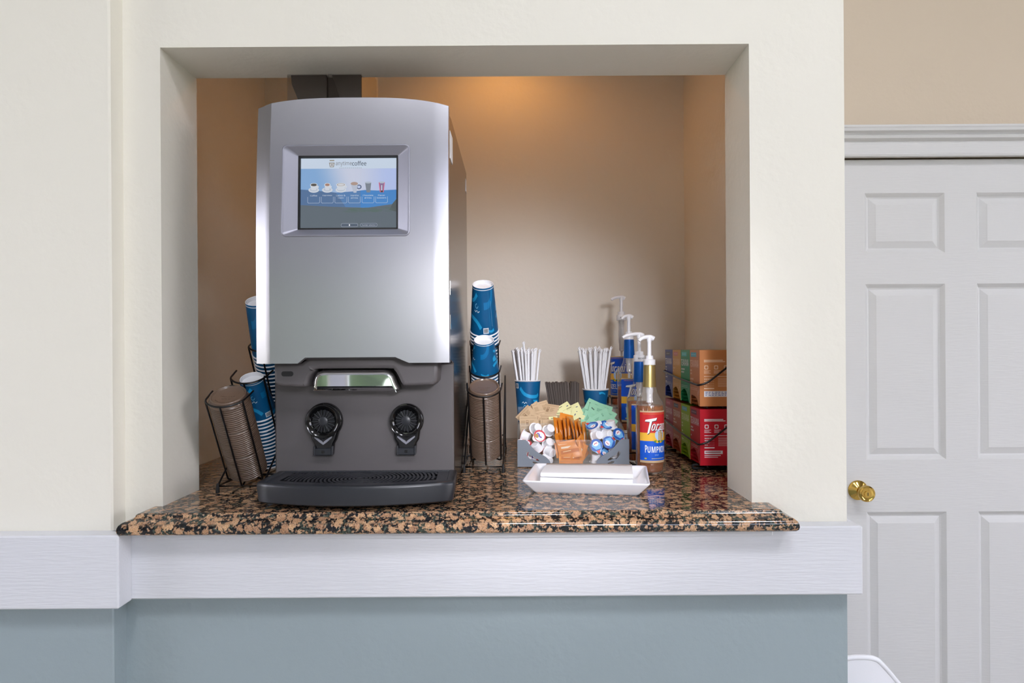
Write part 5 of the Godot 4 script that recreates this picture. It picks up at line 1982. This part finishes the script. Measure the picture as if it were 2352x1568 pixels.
func make_tea() -> void:
	var X0 := 0.531
	var dep := 0.128
	var w := 0.1055
	var pitch := 0.1075
	var h := 0.1615
	var white := c8(240, 240, 240)
	var cyan := c8(90, 196, 214)
	var navy := c8(52, 62, 100)
	var rows := [
		[1.0665, "lower row", [["red", c8(206, 24, 46), c8(96, 40, 70), [3, 4, 0, 1], white], ["lime green", c8(150, 196, 24), cyan, [2, 2, 0, 2, 4, 0, 3], c8(232, 244, 190)], ["burnt orange", c8(190, 88, 40), navy, [3, 5, 0, 1], c8(244, 220, 204)], ["crimson", c8(176, 26, 74), c8(214, 80, 120), [4, 5, 0, 3], c8(240, 214, 224)]]],
		[1.2365, "upper row", [["peach orange", c8(214, 140, 84), cyan, [2, 2, 0, 4, 3], c8(248, 214, 184)], ["emerald green", c8(8, 156, 100), c8(70, 208, 200), [5, 4, 0, 0], white], ["amber yellow", c8(222, 164, 66), c8(220, 128, 110), [3, 1, 0, 3, 3], c8(242, 206, 150)], ["royal blue", c8(36, 66, 160), navy, [2, 2, 0, 2, 3, 0, 2], white]]],
	]
	var mapx := Basis(Vector3(0, 0, 1), Vector3(0, 1, 0), Vector3(-1, 0, 0))
	for r in rows:
		for i in 4:
			var b: Array = r[2][i]
			var z1 := -0.375 - i * pitch
			var place := ["nearest", "second", "third", "rearmost"][i] as String
			var t := thing("tea_box", "%s box of tea sachets, %s in the %s of the tea rack" % [b[0], place, r[1]], "tea box", Vector3(X0, r[0], z1), "boxes of tea sachets")
			var paper := mat("tea_card_" + b[0].replace(" ", "_"), b[1], 0.4)
			# front: torn open at its lower corner
			var st := mb()
			T = Transform3D(mapx, Vector3.ZERO)
			var p := PackedVector2Array()
			for q in spline([Vector2(-w, 0.030), Vector2(-w * 0.86, 0.034), Vector2(-w * 0.62, 0.040), Vector2(-w * 0.40, 0.034), Vector2(-w * 0.22, 0.018), Vector2(-w * 0.08, 0.0)], 3):
				p.append(q)
			p.append(Vector2(0, 0))
			p.append(Vector2(0, h))
			p.append(Vector2(-w, h))
			if i == 0 and r[1] == "upper row":
				p = PackedVector2Array()
				for q in spline([Vector2(-w, 0.0), Vector2(-w * 0.9, 0.0), Vector2(-w * 0.88, 0.026), Vector2(-w * 0.6, 0.026), Vector2(-w * 0.30, 0.020), Vector2(-w * 0.12, 0.0)], 3):
					p.append(q)
				p.append_array([Vector2(0, 0), Vector2(0, h), Vector2(-w, h)])
			prism(st, p, -0.0014, 0.0)
			T = Transform3D()
			part(st, "front_panel", print_mat("tea_front_" + b[0].replace(" ", "_"), tea_front(b[1], b[2], b[3], b[4]), 0.35), t)
			# the other five sides
			st = mb()
			quad(st, Vector3(0.0014, 0, 0), Vector3(dep, 0, 0), Vector3(dep, h, 0), Vector3(0.0014, h, 0))
			if i == 0:
				part(st, "side_panel", print_mat("tea_side_" + b[0].replace(" ", "_"), tea_side(b[1], b[4], r[1] == "upper row"), 0.35), t)
				st = mb()
			face(st, [Vector3(0, 0, -w), Vector3(dep, 0, -w), Vector3(dep, h, -w), Vector3(0, h, -w)], Vector3(0, 0, -1))
			face(st, [Vector3(0, h, 0), Vector3(dep, h, 0), Vector3(dep, h, -w), Vector3(0, h, -w)], Vector3.UP)
			face(st, [Vector3(0.004, 0, 0), Vector3(dep, 0, 0), Vector3(dep, 0, -w), Vector3(0.004, 0, -w)], Vector3.DOWN)
			face(st, [Vector3(dep, 0, 0), Vector3(dep, h, 0), Vector3(dep, h, -w), Vector3(dep, 0, -w)], Vector3(1, 0, 0))
			part(st, "carton", paper, t)
			for k in 3:
				st = mb()
				T = Transform3D(Basis(Vector3(0, 1, 0), PI / 2) * Basis(Vector3(1, 0, 0), -PI / 2), Vector3(0.032, 0.006 + k * 0.009, -w * 0.52)) * Transform3D(Basis(Vector3(1, 0, 0), 0.05 * (k - 1)), Vector3.ZERO)
				sachet(st, w * 0.86, 0.064, 0.010)
				T = Transform3D()
				part(st, "tea_sachet", paper, t)
	# wire rack that carries the boxes
	var t := thing("tea_rack", "black wire two-tier rack holding the boxes of tea", "wire rack", Vector3(X0, TOP, -0.375))
	var rr := 0.0028
	var zb := -0.43
	for e in [[0.0665, 0.057], [0.2365, 0.227]]:
		var y: float = e[0] - 0.05 - rr
		# shelf wires under the boxes
		var st := mb()
		for x in [0.02, 0.064, 0.108]:
			tube(st, [Vector3(x, y - rr * 0.2, 0.004), Vector3(x, y - rr * 0.2, zb - 0.004)], rr * 0.9, 6)
		part(st, "shelf", M.black_wire, t)
		# the guard bar: along the fronts, round the corner and up along the side
		st = mb()
		tube(st, fillet([Vector3(0.05, e[1] + 0.054, zb - 0.008), Vector3(-0.006, e[1] + 0.046, zb - 0.008), Vector3(-0.0065, e[1] + 0.030, zb * 0.5), Vector3(-0.006, e[1] + 0.018 + 0.002, 0.008), Vector3(0.02, e[1] + 0.028, 0.010), Vector3(0.132, e[1] + 0.115, 0.010)], 0.014), rr, 8)
		part(st, "guard_bar", M.black_wire, t)
	for x in [0.002, 0.128]:
		for z in [-0.03, zb + 0.06]:
			var st := mb()
			tube(st, fillet([Vector3(x + 0.05, 0.0135, z), Vector3(x - 0.016, 0.0135, z), Vector3(x - 0.016, 0.0035, z), Vector3(x + 0.02, 0.0035, z)], 0.012, 6), 0.0034, 10)
			part(st, "foot", M.black_rubber, t)
	for z in [0.010, zb - 0.008]:
		var st := mb()
		tube(st, [Vector3(0.134, 0.004, z), Vector3(0.134, 0.345, z)], rr, 8)
		part(st, "post", M.black_wire, t)

func sachet(st: SurfaceTool, w: float, h: float, th: float) -> void:
	for side in [1.0, -1.0]:
		var f := func(u: float, v: float) -> Vector3:
			var k: float = pow(maxf(0.0, sin(PI * u)), 0.7) * pow(maxf(0.0, sin(PI * v)), 0.7)
			return Vector3((u - 0.5) * w * side, (v - 0.5) * h, side * (k * th * 0.5 + 0.0003))
		sheet(st, 4, 4, f, 3 if side > 0 else 4)


# ---------------------------------------------------------------- serving tray, napkins, chair
func make_tray() -> void:
	var yaw := deg_to_rad(9.5)
	var c := Vector3(0.187, TOP, -0.19)
	var t := thing("serving_tray", "white rectangular ceramic serving tray with flared sides on the granite", "tray", c)
	t.rotation.y = -yaw
	var st := mb()
	var w := 0.154
	var d := 0.122
	var spec := [[0.028, 0.0, 0.006], [0.024, 0.003, 0.008], [0.001, 0.030, 0.010], [0.0, 0.0325, 0.011], [0.0015, 0.0342, 0.010], [0.004, 0.0335, 0.009], [0.008, 0.030, 0.008], [0.028, 0.0065, 0.007], [0.033, 0.005, 0.006]]
	var rings := []
	for s in spec:
		var r := []
		for p in round_rect(-w + s[0], -d + s[0], w - s[0], d - s[0], s[2], 4):
			r.append(Vector3(p.x, s[1], -p.y))
		rings.append(r)
	st.set_smooth_group(6)
	for i in rings.size() - 1:
		var A: Array = rings[i]
		var B: Array = rings[i + 1]
		st.set_smooth_group(8 if i in [1, 2, 3, 4, 5] else 9)
		for k in A.size():
			var l: int = (k + 1) % A.size()
			quad(st, A[k], A[l], B[l], B[k])
	st.set_smooth_group(-1)
	face(st, rings[0], Vector3.DOWN)
	face(st, rings[-1], Vector3.UP)
	part(st, "dish", M.white_ceramic, t)
	# folded napkins lying in it
	for i in 3:
		var lb := ["undermost", "middle", "uppermost"][i] as String
		var n := thing("paper_napkin", "%s of the folded white napkins lying in the serving tray" % lb, "napkin", c + Vector3(0, 0.0056 + i * 0.0137, 0), "napkins in the tray")
		n.rotation.y = -yaw + deg_to_rad([0.8, -0.4, 0.2][i])
		st = mb()
		# a fold: thick rounded front edge, thinner leaves behind
		var hw := 0.114
		var prof := []
		for k in 9:
			var a := -PI / 2 + PI * k / 8
			prof.append(Vector2(0.066 + cos(a) * 0.0056, 0.0066 + sin(a) * 0.0062))
		prof.append(Vector2(-0.04, 0.0124 - i * 0.0006))
		prof.append(Vector2(-0.075, 0.0110))
		prof.append(Vector2(-0.075, 0.0003))
		var nx := 14
		var pt := func(f: float, p: Vector2) -> Vector3:
			return Vector3(lerpf(-hw, hw, f), p.y + 0.0011 * sin(f * 5.0 + i * 2.1) * clampf(p.y / 0.013, 0, 1), p.x + 0.001 * sin(f * 4.0 + i))
		st.set_smooth_group(2)
		for k in nx:
			var f0 := k / float(nx)
			var f1 := (k + 1) / float(nx)
			for j in prof.size():
				var p: Vector2 = prof[j]
				var q: Vector2 = prof[(j + 1) % prof.size()]
				quad(st, pt.call(f0, p), pt.call(f1, p), pt.call(f1, q), pt.call(f0, q))
		st.set_smooth_group(-1)
		for e in [0.0, 1.0]:
			var ring := []
			for p in prof:
				ring.append(pt.call(e, p))
			face(st, ring, Vector3(e * 2 - 1, 0, 0))
		part(st, "paper", M.white_paper, n)

func make_chair() -> void:
	# a child's chair seen from behind: only a shoulder of its back rises into the picture
	var t := thing("plastic_chair", "small white moulded plastic chair, its back showing below the door", "chair", Vector3(0.985, 0, -0.45))
	var st := mb()
	var bow := func(x: float, y: float) -> float: return 0.05 - 1.3 * x * x + 0.10 * (y - 0.27)
	var half := spline([Vector2(0.165, 0.25), Vector2(0.168, 0.32), Vector2(0.155, 0.385), Vector2(0.115, 0.437), Vector2(0.065, 0.492), Vector2(0.045, 0.507), Vector2(0.02, 0.513), Vector2(0.0, 0.514)], 4)
	# the panel as strips across, from the seat up; front and back skins
	var rows := 26
	var edge := func(y: float) -> float:
		for k in half.size() - 1:
			if half[k].y <= y and half[k + 1].y >= y:
				return lerpf(half[k].x, half[k + 1].x, inverse_lerp(half[k].y, half[k + 1].y, y)) if half[k + 1].y > half[k].y else half[k].x
		return 0.0
	for side in [1.0, -1.0]:
		var f := func(u: float, v: float) -> Vector3:
			var y := lerpf(0.25, 0.514, 1.0 - pow(1.0 - v, 1.6))
			var x: float = (u - 0.5) * 2.0 * edge.call(y) * side
			return Vector3(x, y, bow.call(x, y) + side * 0.004)
		sheet(st, 12, rows, f, 3 if side > 0 else 4)
	var loop := []
	for p in half:
		loop.append(Vector3(p.x, p.y, bow.call(p.x, p.y)))
	for k in range(half.size() - 2, -1, -1):
		loop.append(Vector3(-half[k].x, half[k].y, bow.call(half[k].x, half[k].y)))
	tube(st, loop, 0.0075, 10)
	part(st, "backrest", M.white_plastic, t)
	st = mb()
	T = Transform3D(Basis(Vector3(1, 0, 0), -PI / 2), Vector3(0, 0.26, 0))
	prism(st, round_rect(-0.165, -0.06, 0.165, 0.20, 0.04), -0.012, 0.012, 0.004, 2)
	T = Transform3D()
	part(st, "seat", M.white_plastic, t)
	for sx in [-1.0, 1.0]:
		for z in [0.04, -0.17]:
			st = mb()
			tube(st, [Vector3(sx * 0.14, 0.255, z), Vector3(sx * 0.155, 0.0, z * 1.1)], 0.016, 10, false, 0.012)
			part(st, "leg", M.white_plastic, t)

# ---------------------------------------------------------------- build
func _ready() -> void:
	rng.seed = 20240611
	make_camera()
	make_light()
	sans = SystemFont.new()
	sans.font_names = PackedStringArray(["Droid Sans"])
	sans_bold = SystemFont.new()
	sans_bold.font_names = PackedStringArray(["Droid Sans"])
	sans_bold.font_weight = 700
	serif_bold = SystemFont.new()
	serif_bold.font_names = PackedStringArray(["Droid Serif"])
	serif_bold.font_weight = 700
	make_materials()
	var glow := mat("lamp_glow", c8(250, 248, 240), 0.5)
	glow.emission_enabled = true
	glow.emission = c8(255, 250, 240)
	glow.emission_energy_multiplier = 2.0
	var warm := mat("warm_glow", c8(255, 220, 170), 0.5)
	warm.emission_enabled = true
	warm.emission = c8(255, 190, 110)
	warm.emission_energy_multiplier = 2.0
	var scr := mat("screen_glow", c8(12, 12, 14), 0.06)
	scr.emission_enabled = true
	scr.emission = Color.WHITE
	scr.emission_operator = BaseMaterial3D.EMISSION_OP_MULTIPLY
	scr.emission_texture = printed(screen_print())
	scr.emission_energy_multiplier = 0.95
	scr.texture_repeat = false
	ceiling_light(0.2, 3.6, 0.6, 1.2, 11.5, "square ceiling light panel high over the middle of the lobby")
	ceiling_light(2.4, 3.6, 0.6, 1.2, 11.5, "square ceiling light panel high on the right of the lobby")
	make_flash()
	make_room()
	make_door()
	make_counter()
	make_alcove_lamp()
	make_machine()
	make_piles()
	make_caddy()
	make_packets()
	make_creamers()
	make_straws()
	make_sleeves()
	make_bottles()
	make_tea()
	make_tray()
	make_chair()
